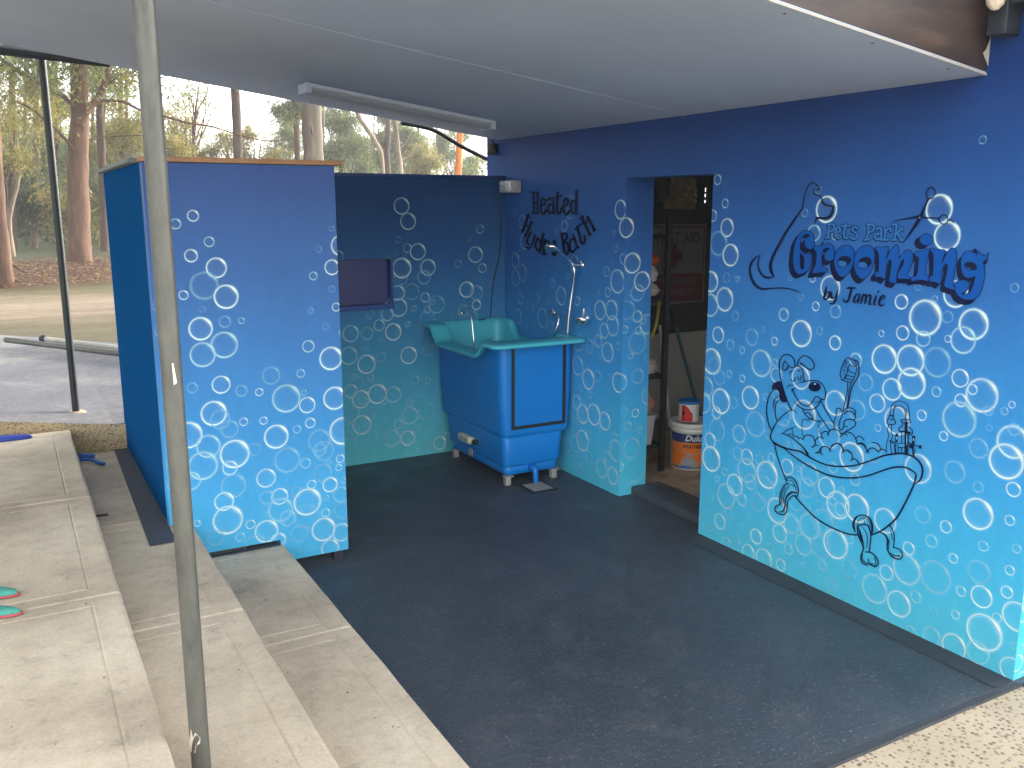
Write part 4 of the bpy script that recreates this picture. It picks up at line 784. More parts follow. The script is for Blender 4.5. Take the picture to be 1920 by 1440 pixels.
# dark lettering over the tub
A6 = Art(960, 340, 9.0); hb = MB(); w0 = 34
HB = [([(372,185),(376,350),(380,535)],28),([(442,185),(444,360),(448,535)],26),([(375,360),(444,362)],30),([(332,180),(402,188)],20),([(345,534),(405,538)],20),([(410,190),(468,186)],20),([(415,536),(470,540)],20),
([(512,405),(570,382),(565,305),(530,285),(502,340),(497,440),(520,540),(558,545),(585,482)],30),([(612,318),(650,285),(690,305),(705,400),(715,545)],34),([(700,405),(650,392),(622,430),(627,512),(660,540),(705,500)],30),
([(782,190),(775,320),(767,450),(790,545),(838,512),(848,450)],36),([(715,275),(780,262),(855,240)],24),([(895,405),(950,388),(950,312),(915,290),(885,350),(880,440),(905,545),(940,558),(972,500)],32),
([(1102,185),(1092,350),(1090,540)],38),([(1088,345),(1040,330),(1005,400),(1005,490),(1040,540),(1088,518)],32),([(1068,178),(1132,160)],20),([(1060,545),(1118,538)],20),
([(285,560),(245,700),(180,850)],34),([(345,685),(290,820),(232,930)],36),([(235,725),(310,785)],26),([(265,560),(315,620)],16),([(325,680),(365,700)],18),
([(330,860),(272,970),(265,1040),(300,1060)],32),([(402,905),(352,1060),(300,1130),(252,1112)],30),([(540,885),(505,1060),(480,1195)],36),([(502,1030),(450,960),(415,1030),(410,1110),(450,1165),(492,1120)],30),([(510,885),(568,895)],18),
([(568,985),(545,1100),(560,1232)],36),([(560,1050),(600,1005),(645,1030)],28),([(515,1215),(592,1232)],22),([(722,1005),(762,1125),(722,1250),(682,1125),(722,1005)],34),
([(850,885),(880,1060),(900,1225)],40),([(840,890),(920,888),(932,960),(880,1022)],32),([(880,1030),(950,1050),(967,1150),(940,1235),(900,1215)],34),
([(1082,1020),(1030,970),(992,1040),(1000,1150),(1040,1192),(1090,1130)],32),([(1045,905),(1082,1000),(1110,1110),(1135,1110)],34),([(1105,770),(1150,900),(1190,1045),(1238,1022),(1240,925)],38),([(1078,812),(1150,742),(1222,706)],28),
([(1185,590),(1250,740),(1325,905)],42),([(1285,600),(1350,720),(1405,830)],38),([(1255,735),(1290,640)],28),([(1150,640),(1220,590)],20),([(1380,835),(1425,805)],20),([(1300,915),(1350,880)],20)]
for s_, w_ in HB: stroke(hb, A6, s_, w_*1.15)
hb.build('arched_lettering', M['black'], wallR, fix=False)
# ================================================================== wash tub
def rrect(x0, x1, y0, y1, r, ns=26, nc=6):
    P = []
    cs = [(x1-r, y1-r, 0), (x0+r, y1-r, 90), (x0+r, y0+r, 180), (x1-r, y0+r, 270)]
    for i, (cx, cy, a0) in enumerate(cs):
        for k in range(nc): a = R(a0+90*k/nc); P.append((cx+r*math.cos(a), cy+r*math.sin(a)))
        nx_ = cs[(i+1) % 4]; a = R(a0+90); p = (cx+r*math.cos(a), cy+r*math.sin(a)); q = (nx_[0]+r*math.cos(a), nx_[1]+r*math.sin(a))
        for k in range(ns): P.append((p[0]+(q[0]-p[0])*k/ns, p[1]+(q[1]-p[1])*k/ns))
    return P
def loft(m, loops, close0=False, close1=False, smooth=True):
    n = len(loops[0]); vs = [p for l in loops for p in l]
    m.add(vs, [(i*n+k, i*n+(k+1) % n, (i+1)*n+(k+1) % n, (i+1)*n+k) for i in range(len(loops)-1) for k in range(n)], smooth)
    if close0: m.add(loops[0], [tuple(range(n))])
    if close1: m.add(loops[-1], [tuple(range(n))])
def zs(y, hi0=.962, lo=.872, hi1=.985):
    def ss(a, b, t): t = min(1, max(0, (t-a)/(b-a))); return t*t*(3-2*t)
    return hi0+(lo-hi0)*ss(4.90, 5.03, y)+(hi1-lo)*ss(5.60, 5.73, y)
outer = rrect(2.545, 3.234, 4.745, 5.866, .05)
tub = thing('wash_tub', 'bright blue moulded dog wash tub with cyan rim on short metal legs in the corner', 'wash tub', (2.95, 5.3, 0))
ZP = [zs(y) for x, y in outer]
def body_loop(x0, x1, y0, y1, r, z=None, dz=0):
    L = rrect(x0, x1, y0, y1, r)
    return [(x, y, (ZP[i]+dz) if z is None else z) for i, (x, y) in enumerate(L)]
m = MB()
loft(m, [body_loop(2.667, 3.226, 4.90, 5.858, .05, None, -.028), body_loop(2.676, 3.216, 4.90, 5.858, .05, .60), body_loop(2.688, 3.202, 4.90, 5.858, .05, .352), body_loop(2.692, 3.198, 4.904, 5.853, .05, .335),
  body_loop(2.700, 3.190, 4.913, 5.845, .05, .326), body_loop(2.708, 3.170, 4.922, 5.82, .045, .318),
  body_loop(2.703, 3.158, 4.913, 5.80, .045, .312), body_loop(2.702, 3.156, 4.909, 5.797, .045, .300), body_loop(2.706, 3.140, 4.909, 5.765, .045, .140), body_loop(2.710, 3.136, 4.914, 5.76, .042, .128),
  body_loop(2.722, 3.122, 4.927, 5.745, .04, .124), body_loop(2.718, 3.124, 4.921, 5.748, .04, .116), body_loop(2.720, 3.120, 4.923, 5.745, .04, .072), body_loop(2.728, 3.112, 4.931, 5.737, .038, .066)], False, True)
body = m.build('body', M['tubblue'], tub)
m = MB()
def rl(inset_x0, inset_x1, inset_y0, inset_y1, r, z=None, dz=0):
    return body_loop(2.545+inset_x0, 3.234-inset_x1, 4.745+inset_y0, 5.866-inset_y1, r, z, dz)
loft(m, [rl(.125, .010, .158, .010, .05, None, -.030), rl(.03, .004, .03, .004, .05, None, -.030), rl(.004, .001, .004, .001, .05, None, -.024), rl(0, 0, 0, 0, .05, None, -.014), rl(.003, .002, .003, .001, .05, None, -.004), rl(.012, .008, .012, .006, .05, None, 0.0),
  rl(.05, .03, .06, .02, .055, None, .004), rl(.115, .050, .150, .040, .06, None, .002), rl(.128, .060, .166, .05, .06, None, -.010), rl(.136, .068, .176, .058, .06, None, -.04), rl(.15, .08, .20, .08, .07, .62), rl(.17, .10, .23, .10, .08, .47), rl(.20, .13, .26, .13, .08, .445)], False, True)
m.build('rim_liner', M['tubcyan'], tub)
# black door seal on the front
m = MB(); xa, xb, zb, zt = 2.750, 3.160, .378, .930; wd = .021; F = 4.8995
for P in ([(xa, zt), (xa+wd, zt), (xa+wd, zb+wd), (xa, zb)], [(xb-wd, zt), (xb, zt), (xb, zb), (xb-wd, zb+wd)], [(xa, zb), (xa+wd, zb+wd), (xb-wd, zb+wd), (xb, zb)]):
    v = [(x, F-.006, z) for x, z in P]+[(x, F+.003, z) for x, z in P]
    m.add(v, [(0, 1, 2, 3), (7, 6, 5, 4)]+[(i, (i+1) % 4, (i+1) % 4+4, i+4) for i in range(4)])
m.build('door_seal', M['rubber'], tub)
for (lx, ly) in ((2.732, 4.925), (3.085, 4.925), (2.732, 5.70), (3.085, 5.70)):
    m = MB(); m.box((lx-.019, ly-.019, .004), (lx+.019, ly+.019, .0655), .002); m.box((lx-.028, ly-.022, .0601), (lx+.04, ly+.022, .0658)); lg = m.build('leg', M['alu'], tub)
m = MB(); P = catmull([(2.906, 4.95, .105), (2.906, 4.90, .108), (2.906, 4.865, .10), (2.907, 4.855, .07), (2.909, 4.853, .012)], 6)
m.tube(P, [.020]*(len(P)-8)+[.019, .018, .018, .019, .0175, .017, .0165, .016], 18); m.lathe((2.906, 4.905, .106), [(.030, .0), (.030, -.012)], 20, (0, 1, 0)); m.build('drain_spout', M['tubblue'], tub)
a = onx(867, 813, 2.70); c = onx(888, 835, 2.70)
m = MB(); m.box((2.664, min(a.y, c.y), c.z+.01), (2.706, max(a.y, c.y), a.z+.012), .006); sk = m.build('power_outlet', M['cream'], tub)
m = MB(); yc = (a.y+c.y)/2; zc = (a.z+c.z)/2+.01
for k in (-1, 1): m.box((2.661, yc-.022+k*.03, zc-.014), (2.6655, yc+.022+k*.03, zc+.014), .001)
m.build('switch', M['alu'], sk)
m = MB(); q = onx(891, 829, 2.69); m.lathe((2.705, q.y, q.z), [(0, -.035), (.014, -.033), (.018, -.02), (.018, .0)], 16, (1, 0, 0)); m.build('plug', M['rubber'], tub)
a = onx(879, 839, 2.702); c = onx(886, 855, 2.702); m = MB(); m.box((2.698, c.y, c.z), (2.7045, a.y, a.z)); m.build('rating_plate', M['greybox'], tub)
# gooseneck tap rising inside the tub
X_ = 2.80; g = [onx(889, 655, X_), onx(887, 625, X_), onx(883, 592, X_), onx(876, 577, X_), onx(868, 578, X_), onx(866, 588, X_)]
m = MB(); P = catmull([(g[0].x, g[0].y, .45)]+[tuple(v) for v in g], 8); m.tube(P, .0065, 12); m.lathe(g[-1]+Vector((0, 0, -.012)), [(0, 0), (.011, .0), (.011, .022), (.006, .026)], 14)
o = m.build('gooseneck_tap', M['chrome'], tub)
m = MB(); a = ony(905, 599, 5.798); m.box((a.x-.035, 5.790, a.z-.004), (a.x+.02, 5.797, a.z+.004), .001); m.build('maker_plate', M['galvdark'], tub)

# hand shower on its rail, wall elbow, holder
sh = thing('hand_shower', 'chrome hand shower held on a curved pipe above the tub', 'shower', onx(1064, 628, 3.17))
P = [onx(1064, 624, 3.17), onx(1067, 590, 3.175), onx(1073, 545, 3.19), onx(1077, 510, 3.19), onx(1072, 494, 3.175), onx(1060, 480, 3.10), onx(1049, 470, 3.02)]
m = MB(); m.tube([Vector((P[0].x, P[0].y+.004, .955))]+[Vector(q) for q in catmull([tuple(v) for v in P], 8)], .0075, 14); m.build('shower_pipe', M['chrome'], sh)
m = MB(); hc = onx(1035, 465, 2.965); ax = Vector((-.25, -.25, -1)).normalized()
m.lathe(hc, [(0, .012), (.040, .010), (.046, .0), (.042, -.010), (.018, -.024), (0, -.026)], 28, ax); m.tube([hc-ax*.012, Vector(P[-1])], [.014, .011], 14); m.build('shower_head', M['chrome'], sh)
m = MB(); b0 = onx(1074, 497, 3.18); m.tube([Vector((WX-.001, b0.y-.01, b0.z)), b0], .013, 14); m.lathe(Vector((WX-.0015, b0.y-.01, b0.z)), [(.0, -.008), (.026, -.006), (.028, 0)], 20, (1, 0, 0)); m.build('wall_bracket', M['chrome'], sh)
q = onx(1037, 587, WX)
m = MB(); m.lathe((WX-.0015, q.y, q.z), [(0, -.012), (.024, -.010), (.028, 0)], 22, (1, 0, 0))
e1 = Vector((WX-.05, q.y, q.z)); m.tube([Vector((WX-.005, q.y, q.z)), e1], .011, 14)
P = [e1, onx(1046, 590, WX-.06), onx(1047, 603, WX-.075), onx(1042, 618, WX-.09), onx(1037, 632, WX-.10)]
m.tube([Vector(v) for v in catmull([tuple(v) for v in P], 8)], .0075, 12); o = m.build('water_inlet', M['chrome']); tag(o, 'chrome wall elbow with a short bent pipe running into the tub', 'water inlet')
q = onx(1104, 596, WX); m = MB()
bm = bmesh.new(); bmesh.ops.create_uvsphere(bm, u_segments=28, v_segments=16, radius=1)
bmesh.ops.delete(bm, geom=[v for v in bm.verts if v.co.z > .12], context='VERTS')
for v in bm.verts: v.co = Vector((v.co.x*.048, v.co.y*.058, v.co.z*.046*(1.15 if v.co.z < 0 else 1)))+Vector((WX-.05, q.y, q.z+.004))
bmesh.ops.solidify(bm, geom=list(bm.faces), thickness=.003); m.bm(bm, True)
m.tube([Vector((WX-.001, q.y, q.z)), Vector((WX-.012, q.y, q.z))], .018, 16); m.box((WX-.010, q.y+.045, q.z-.012), (WX-.003, q.y+.066, q.z+.058), .003)
o = m.build('soap_cup', M['chrome']); tag(o, 'chrome soap cup fixed on the bubble wall right of the tub', 'soap dish')
# isolator box and its cable in the corner
a = onx(978, 350, WX); b_ = ony(959, 350, a.y); z0 = onx(966, 363, WX).z; z1 = onx(966, 339, WX).z
m = MB(); m.box((b_.x, a.y, z0+.005), (WX-.002, min(BY-.02, a.y+.17), z1), .006); o = m.build('junction_box', M['greybox']); tag(o, 'grey weatherproof junction box high in the wall corner above the tub', 'junction box')
m = MB(); m.box((b_.x-.012, a.y+.01, z0+.012), (b_.x-.0005, min(BY-.03, a.y+.155), z1-.006), .003); m.build('cover', simple('crinkled_cover', (.7, .72, .74), .3, .6, var=.5, sc=60, bump=.8), o)
P = [ony(941, 362, BY-.01), ony(940, 420, BY-.01), ony(938, 460, BY-.01), ony(934, 490, BY-.01), ony(927, 520, BY-.01), ony(922, 560, BY-.01), ony(920, 592, BY-.01), ony(919, 640, BY-.01)]
m = MB(); m.tube([Vector(v) for v in catmull([tuple(v) for v in P], 5)], .0035, 8); o = m.build('power_cable', M['rubber']); tag(o, 'thin dark cable hanging down the back wall corner behind the tub', 'cable')
# floor drain
m = MB(); m.box((2.80, 4.70, .0005), (2.97, 4.885, .006), .001); gr = m.build('floor_drain', M['galvdark']); tag(gr, 'square metal floor drain grate under the tub spout', 'drain')
m = MB()
for k in range(9): m.box((2.812, 4.715+k*.018, .0062), (2.958, 4.721+k*.018, .0085))
m.build('grate_bars', M['alu'], gr)
m = MB(); c = [onz(752/3.6+760, 1265/3.6+560), onz(825/3.6+760, 1318/3.6+560)]
m.add([(2.765, 4.68, .002), (2.99, 4.68, .002), (2.99, 4.90, .002), (2.765, 4.90, .002)], [(0, 1, 2, 3)]); m.build('drain_surround', M['slabedge'], gr)

# things lying about
zt_ = .3195
br = thing('pet_brush', 'blue handled pet brush lying on the second step by the partition', 'brush', (.3, 5.6, .32))
h0 = onz(196, 870, .335); h1 = onz(168, 862, .34); h2_ = onz(140, 862, .335)
m = MB(); P = catmull([tuple(h0), tuple((h0+h1)/2), tuple(h1), tuple(h2_)], 6); m.tube([Vector(p) for p in P], [.008]+[.011]*(len(P)-2)+[.009], 12); m.build('handle', M['brushblue'], br)
c = onz(162, 856, .34); m = MB(); bm = bmesh.new(); bmesh.ops.create_cube(bm, size=1)
d = (h2_-h0); an = math.atan2(d.y, d.x)
for v in bm.verts: v.co = Vector((v.co.x*.10, v.co.y*.045, v.co.z*.022))
bmesh.ops.bevel(bm, geom=list(bm.edges), offset=.008, segments=3, affect='EDGES')
bmesh.ops.rotate(bm, verts=bm.verts, cent=(0, 0, 0), matrix=Matrix.Rotation(an+.35, 3, 'Z')); bmesh.ops.translate(bm, verts=bm.verts, vec=c+Vector((0, 0, .004)))
m.bm(bm, True); m.build('brush_head', M['brushblue'], br)
m = MB()
for i in range(8):
    for j in range(4):
        p = c+Matrix.Rotation(an+.35, 3, 'Z') @ Vector((-.042+i*.012, -.016+j*.0105, 0)); m.tube([p+Vector((0, 0, -.006)), p+Vector((0, 0, -.02))], .0015, 4)
m.build('bristles', M['rubber'], br)
def oval(m, c, rx, ry, h, rot, n=36, top=.85):
    loops = []
    for (s_, z) in ((.93, 0), (1, .004), (1, h*.5), (.95, h*.85), (top, h), (top*.5, h*1.06), (.02, h*1.08)):
        L_ = []
        for k in range(n):
            t_ = 2*math.pi*k/n; x, y = rx*s_*math.cos(t_), ry*s_*math.sin(t_)*(1-.12*math.cos(t_)); L_.append((c[0]+x*math.cos(rot)-y*math.sin(rot), c[1]+x*math.sin(rot)+y*math.cos(rot), c[2]+z))
        loops.append(L_)
    loft(m, loops, True, True)
m = MB(); e_ = onz(60, 817, .49); oval(m, (e_.x-.16, e_.y+.004, .4805), .165, .042, .022, R(-8)); o = m.build('rubber_sole', M['navyplastic']); tag(o, 'dark blue rubber sole lying at the far end of the top step', 'shoe')
for (px, py, ln, rot, lab) in ((34, 1113, .11, R(-27), 'teal slipper toe with pink trim farther from the post on the top step'), (39, 1148, .13, R(-24), 'teal slipper toe with pink trim lying across the joint of the top step')):
    e_ = onz(px, py, .49); c = (e_.x-ln*math.cos(rot), e_.y-ln*math.sin(rot), .4805)
    m = MB(); oval(m, c, ln, .036, .026, rot); o = m.build('slipper', M['teal']); tag(o, lab, 'slipper', 'teal slippers on the top step')
    m = MB(); P = []
    for k in range(49):
        t_ = 2*math.pi*k/48; x, y = (ln+.002)*math.cos(t_), .038*math.sin(t_)*(1-.12*math.cos(t_)); P.append((c[0]+x*math.cos(rot)-y*math.sin(rot), c[1]+x*math.sin(rot)+y*math.cos(rot), c[2]+.008))
    m.tube([Vector(p) for p in P], .0045, 8, cap=False); m.build('trim', M['pink'], o)
def pip(p0, p1, z, r, ext):
    a = onz(*p0, z); b_ = onz(*p1, z); return a, b_+(b_-a).normalized()*ext
a, b_ = pip((12, 643), (226, 665), .60, .03, 1.6); za = tz(a.x, min(a.y, 9.2))+.032
m = MB(); a, b_ = pip((12, 643), (226, 665), .53, .03, 1.6); a.z = .56; b_.z = .515; m.tube([a, (a+b_)/2, b_], .026, 16); o = m.build('steel_pipe', M['galv']); tag(o, 'long grey steel pipe lying across the concrete apron', 'pipe', 'pipes lying on the apron')
m = MB(); a, b_ = pip((82, 638), (226, 653), .53, .03, 1.6); a.z = .545; b_.z = .515; m.tube([a, (a+b_)/2, b_], .024, 16); o = m.build('plastic_pipe', M['pvc']); tag(o, 'white pipe with dark smudges lying behind the grey one on the apron', 'pipe', 'pipes lying on the apron')
m = MB(); dd = (b_-a).normalized(); m.lathe(a, [(0, -.02), (.038, -.02), (.04, .0), (.026, .04)], 16, dd); m.build('end_flange', M['darkmetal'], o)
m = MB(); lp = onz(395/3.84+0, 0) if False else onz(190, 967, .3215)
m.box((lp.x-.03, lp.y-.012, .3205), (lp.x+.03, lp.y+.012, .327), .002); o = m.build('wood_chip', M['rubber']); tag(o, 'small dark chip of wood lying on the second step', 'wood chip')

# ================================================================== store room seen through the doorway
rm = thing('store_room', 'dim cluttered store room behind the open doorway', 'room', (5, 4.5, 0))
RB = 5.92; RX = 6.4
m = MB(); m.add([(WD, 2.01, .004), (RX, 2.01, .004), (RX, RB, .004), (WD, RB, .004)], [(0, 1, 2, 3)]); m.build('room_floor', M['roomfloor'], rm)
m = MB(); h0 = ony(1302, 335, RB); h1 = ony(1338, 430, RB); hx0, hx1, hz0, hz1 = h0.x, h1.x+.08, h1.z, h0.z
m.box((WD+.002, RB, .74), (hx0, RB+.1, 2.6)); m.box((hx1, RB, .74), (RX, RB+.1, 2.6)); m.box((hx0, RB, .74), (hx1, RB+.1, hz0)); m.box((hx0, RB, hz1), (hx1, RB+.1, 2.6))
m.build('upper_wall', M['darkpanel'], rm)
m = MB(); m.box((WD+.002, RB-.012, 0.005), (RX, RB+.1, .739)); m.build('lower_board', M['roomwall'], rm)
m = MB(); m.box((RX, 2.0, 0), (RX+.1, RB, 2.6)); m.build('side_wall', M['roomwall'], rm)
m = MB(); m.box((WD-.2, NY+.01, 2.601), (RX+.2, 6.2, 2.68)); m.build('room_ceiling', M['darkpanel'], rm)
vt = MB(); xs_ = [hx0+(hx1-hx0)*k for k in (0, .22, .30, .62, .70, 1)]; zv = np.linspace(hz1, hz0, 3)
z_ = [ony(1316, y, RB).z for y in (352, 359, 363.5, 369.5, 375, 380.5)]
vt.box((hx0, RB+.03, z_[0]), (hx1, RB+.05, hz1)); vt.box((hx0, RB+.03, z_[2]), (hx1, RB+.05, z_[1])); vt.box((hx0, RB+.03, z_[4]), (hx1, RB+.05, z_[3])); vt.box((hx0, RB+.03, hz0), (hx1, RB+.05, z_[5]))
xv = [ony(x, 365, RB).x for x in (1308, 1311.5, 1326.5, 1330)]
for za, zb in ((z_[1], z_[0]), (z_[3], z_[2]), (z_[5], z_[4])):
    vt.box((hx0, RB+.0305, za), (xv[0], RB+.0495, zb)); vt.box((xv[1], RB+.0305, za), (xv[2], RB+.0495, zb)); vt.box((xv[3], RB+.0305, za), (hx1, RB+.0495, zb))
vt.build('air_vent', M['rubber'], rm)
a = ony(1243, 332, RB-.02); c = ony(1301, 392, RB-.02); m = MB(); bm = bmesh.new(); bmesh.ops.create_grid(bm, x_segments=24, y_segments=16, size=.5)
for v in bm.verts: v.co = Vector((a.x+(v.co.x+.5)*(c.x-a.x), RB-.03-random.uniform(0, .012), c.z+(v.co.y+.5)*(a.z-c.z)))
m.bm(bm, True); m.build('foil_lining', M['foil'], rm, auto=80)
m = MB(); m.box((3.335, DN+.001, .001), (3.56, DF-.001, .052), .004); o = m.build('door_threshold', M['slab']); tag(o, 'dark painted step across the foot of the open doorway', 'threshold')
# first aid board
sg = thing('first_aid_sign', 'white and red first aid equipment board on the store room back wall', 'sign', (4.9, RB-.03, 1.3))
ya = RB-.03; tl = ony(1214, 421, ya); br_ = ony(1319, 566, ya); x0, x1, z0, z1 = tl.x, br_.x, br_.z, tl.z
m = MB(); m.box((x0, ya, z0), (x1, ya+.012, z1), .002); m.build('board', M['signwhite'], sg)
zr = ony(1300, 512, ya).z; W_ = x1-x0
m = MB(); t_ = .012; b0 = .018
m.box((x0+b0, ya-.002, z0+b0), (x1-b0, ya-.0005, zr)); 
m.box((x0+b0, ya-.002, z1-b0-t_), (x1-b0, ya-.0005, z1-b0)); m.box((x0+b0, ya-.002, zr+.0005), (x0+b0+t_, ya-.0005, z1-b0-t_-.0005)); m.box((x1-b0-t_, ya-.002, zr+.0005), (x1-b0, ya-.0005, z1-b0-t_-.0005))
m.build('red_field', M['signred'], sg)
cx = ony(1262, 478, ya).x; czz = ony(1266, 480, ya).z; m = MB(); s_ = .038
m.box((cx-s_, ya-.003, czz-s_*2.6), (cx+s_, ya-.0007, czz+s_*2.6)); m.box((cx-s_*2.6, ya-.003, czz-s_), (cx-s_-.0002, ya-.0007, czz+s_)); m.box((cx+s_+.0002, ya-.003, czz-s_), (cx+s_*2.6, ya-.0007, czz+s_)); m.build('red_cross', M['signred'], sg)
def text(body, name, size, loc, mat, parent, sx=1.0, rotz=0, bend=None, shear=0, off=0):
    cu = bpy.data.curves.new(name, 'FONT'); cu.body = body; cu.size = size; cu.align_x = 'CENTER'; cu.align_y = 'CENTER'; cu.shear = shear; cu.offset = off; cu.resolution_u = 4
    t = bpy.data.objects.new(name, cu); dg = bpy.context.evaluated_depsgraph_get(); col.objects.link(t); bpy.context.view_layer.update()
    me = bpy.data.meshes.new_from_object(t.evaluated_get(bpy.context.evaluated_depsgraph_get())); bpy.data.objects.remove(t); bpy.data.curves.remove(cu)
    me.materials.clear(); me.materials.append(mat)
    for v in me.vertices:
        x, z = v.co.x*sx, v.co.y
        if bend: cxx, cyy, rad, a0 = bend; a_ = a0+x/rad; v.co = Vector((cxx+rad*math.cos(a_), cyy+rad*math.sin(a_), loc[2]+z))
        else: v.co = Vector((loc[0]+x, loc[1], loc[2]+z))
    o = bpy.data.objects.new(name, me); return link(o, parent)
cxm = (x0+x1)/2; zf = ony(1270, 447, ya).z
text('FIRST AID', 'sign_text', .125, (cxm+.01, ya-.003, zf), M['signblack'], sg, .86)
text('EMERGENCY', 'sign_text', .085, (cxm+.0, ya-.004, ony(1290, 526, ya).z), M['signwhite'], sg, .93); text('EQUIPMENT', 'sign_text', .085, (cxm-.02, ya-.004, ony(1290, 548, ya).z), M['signwhite'], sg, .93)
# shelving rack
rk = thing('shelf_rack', 'black metal shelf rack just inside the doorway', 'shelves', (3.68, 5.1, 0))
px_, py_ = 3.812, 4.68; xl = 3.50; yb = 5.55
SZ = [ony(1238, 548, 4.9).z, ony(1232, 690, 4.9).z, ony(1225, 816, 4.9).z, 1.62]
for (x, y) in ((px_, py_), (xl, py_), (px_, yb), (xl, yb)):
    m = MB(); m.box((x-.017, y-.017, .005), (x+.017, y+.017, 1.74), .002); m.build('upright', M['rubber'], rk)
for z in SZ:
    m = MB(); m.box((xl-.012, py_+.018, z-.03), (px_+.012, yb-.018, z-.002), .002); m.build('shelf', M['rubber'], rk)
def lump(name, c, s, mat, lab, cat, grp=None, seed=1, amp=.22):
    rr = random.Random(seed); bm = bmesh.new(); bmesh.ops.create_icosphere(bm, subdivisions=3, radius=1)
    ph = [rr.uniform(0, 6) for _ in range(6)]
    for v in bm.verts:
        p = v.co.copy(); k = 1+amp*(math.sin(3*p.x+ph[0])*math.sin(4*p.y+ph[1])+.6*math.sin(7*p.z+ph[2]+2*p.x)*math.sin(6*p.y+ph[3]))
        v.co = Vector((c[0]+p.x*s[0]*k, c[1]+p.y*s[1]*k, max(c[2]+.001-s[2]*.8, c[2]+p.z*s[2]*k)))
    m = MB(); m.bm(bm, True); o = m.build(name, mat); return tag(o, lab, cat, grp)
def onshelf(px, py, y, zi, h): p = ony(px, py, y); return (min(p.x, px_-.06), y, SZ[zi]+h*.8-.001)
lump('towel_bundle', onshelf(1222, 530, 4.78, 0, .045), (.055, .06, .05), M['towel'], 'cream cloth bundle low on the top visible rack shelf', 'towel', None, 2)
lump('towel_bundle', (3.745, 4.80, SZ[0]+.135), (.065, .07, .055), M['white'], 'white cloth bundle above the cream one on the rack', 'towel', None, 3)
lump('orange_cloth', (3.745, 4.79, SZ[0]+.235), (.06, .06, .045), M['orangecloth'], 'bright orange cloth on top of the stacked bundles', 'cloth', None, 4)
lump('towel_bundle', onshelf(1224, 670, 4.78, 1, .045), (.07, .07, .055), M['towel'], 'beige crumpled towel on the middle rack shelf', 'towel', None, 5)
lump('pink_blanket', (3.735, 4.82, SZ[2]+.275), (.08, .09, .09), M['pinkcloth'], 'pinkish blanket heaped on the clear storage tub', 'blanket', None, 6)
lump('dark_coat', ony(1238, 352, 4.75), (.05, .08, .12), M['rubber'], 'dark coat hanging at the top of the doorway gap', 'coat', None, 8)
m = MB()
loft(m, [[(3.56+.0+(x-3.56)*k+.01*(1-k), 4.76+(y-4.76)*k, z) for x, y in rrect(3.56, 3.788, 4.70, 5.0, .03, 4, 4)] for z, k in ((SZ[2], .86), (SZ[2]+.18, .97), (SZ[2]+.20, 1.03), (SZ[2]+.205, 1.03))], True, True); o = m.build('storage_tub', M['clear']); tag(o, 'translucent storage tub of cloths on the low rack shelf', 'storage tub')
def stick(name, pts, r, mat, lab, cat):
    m = MB(); m.tube([Vector(p) for p in pts], r, 12); o = m.build(name, mat); return tag(o, lab, cat)
a = ony(1261, 590, 5.78); b_ = ony(1316, 790, 5.45); d_ = (b_-a); rp = stick('paint_roller_pole', [a+d_*.12, b_+d_*0], .013, M['tealpole'], 'speckled teal extension pole leaning on the pale board', 'pole')
m = MB(); m.tube([a-d_*.05, a+d_*.11], .017, 12); m.build('grip', M['rubber'], rp)
stick('broom_handle', [ony(1237, 610, 5.6), ony(1256, 800, 5.35)], .012, M['white'], 'white broom handle standing behind the rack upright', 'broom handle')
m = MB(); P = [ony(1236, 556, 5.0), ony(1234, 585, 4.98), ony(1229, 612, 4.97), ony(1222, 632, 4.96)]; m.tube([Vector(p) for p in catmull([tuple(p) for p in P], 4)], .011, 6); o = m.build('yellow_strap', M['yellow']); tag(o, 'yellow strap hanging below the upper rack shelf', 'strap')
m = MB(); P = [ony(1242, 420, 4.66), ony(1243, 450, 4.66), ony(1241, 480, 4.66), ony(1243, 505, 4.66), ony(1246, 535, 4.66)]; m.tube([Vector(p) for p in catmull([tuple(p) for p in P], 6)], .004, 6); o = m.build('hanging_chain', M['galvdark']); tag(o, 'metal chain hanging on the front of the black rack', 'chain')
# paint bucket and tin
bc = onz(1293, 873, .005); bx, by = bc.x, bc.y; vdir = math.atan2(-by, -bx)
bk_ = thing('paint_bucket', 'large white paint bucket with orange and navy label on the store room floor', 'paint bucket', (bx, by, .005))
Rb = .140; H_ = .33
m = MB(); m.lathe((bx, by, .005), [(0, 0), (Rb-.014, 0), (Rb-.008, .008), (Rb, .27), (Rb+.004, .272), (Rb+.004, .285), (Rb, .288), (Rb, .30)], 48); m.build('pail', M['white'], bk_)
m = MB(); m.lathe((bx, by, .005), [(Rb+.002, .296), (Rb+.012, .298), (Rb+.013, .325), (Rb+.006, .332), (Rb-.006, .332), (Rb-.01, .322), (0, .322)], 48); m.build('lid', M['white'], bk_)
def band(m, z0, z1, a0, a1, off, r0=None, n=24):
    f = lambda z: (Rb-.008)+(.008)*((z-.008)/.262)+off
    vs = []
    for k in range(n+1):
        a_ = a0+(a1-a0)*k/n
        for z in (z0, z1): vs.append((bx+f(z)*math.cos(a_), by+f(z)*math.sin(a_), .005+z))
    m.add(vs, [(2*k, 2*k+2, 2*k+3, 2*k+1) for k in range(n)], True)
m = MB(); band(m, .03, .20, vdir-1.15, vdir+1.2, .0012); m.build('label_orange', M['orange'], bk_)
m = MB(); band(m, .2003, .262, vdir-1.15, vdir+1.2, .0012); m.build('label_navy', M['capnavy'], bk_)
m = MB(); band(m, .012, .0297, vdir-1.15, vdir+1.2, .0012); m.build('label_foot', M['signwhite'], bk_)
m = MB(); k0 = -.95
pts = [(-.55+.08*i, z) for i, z in enumerate((.03, .06, .075, .095, .085, .115, .135, .115, .09, .095, .08, .07, .03))]
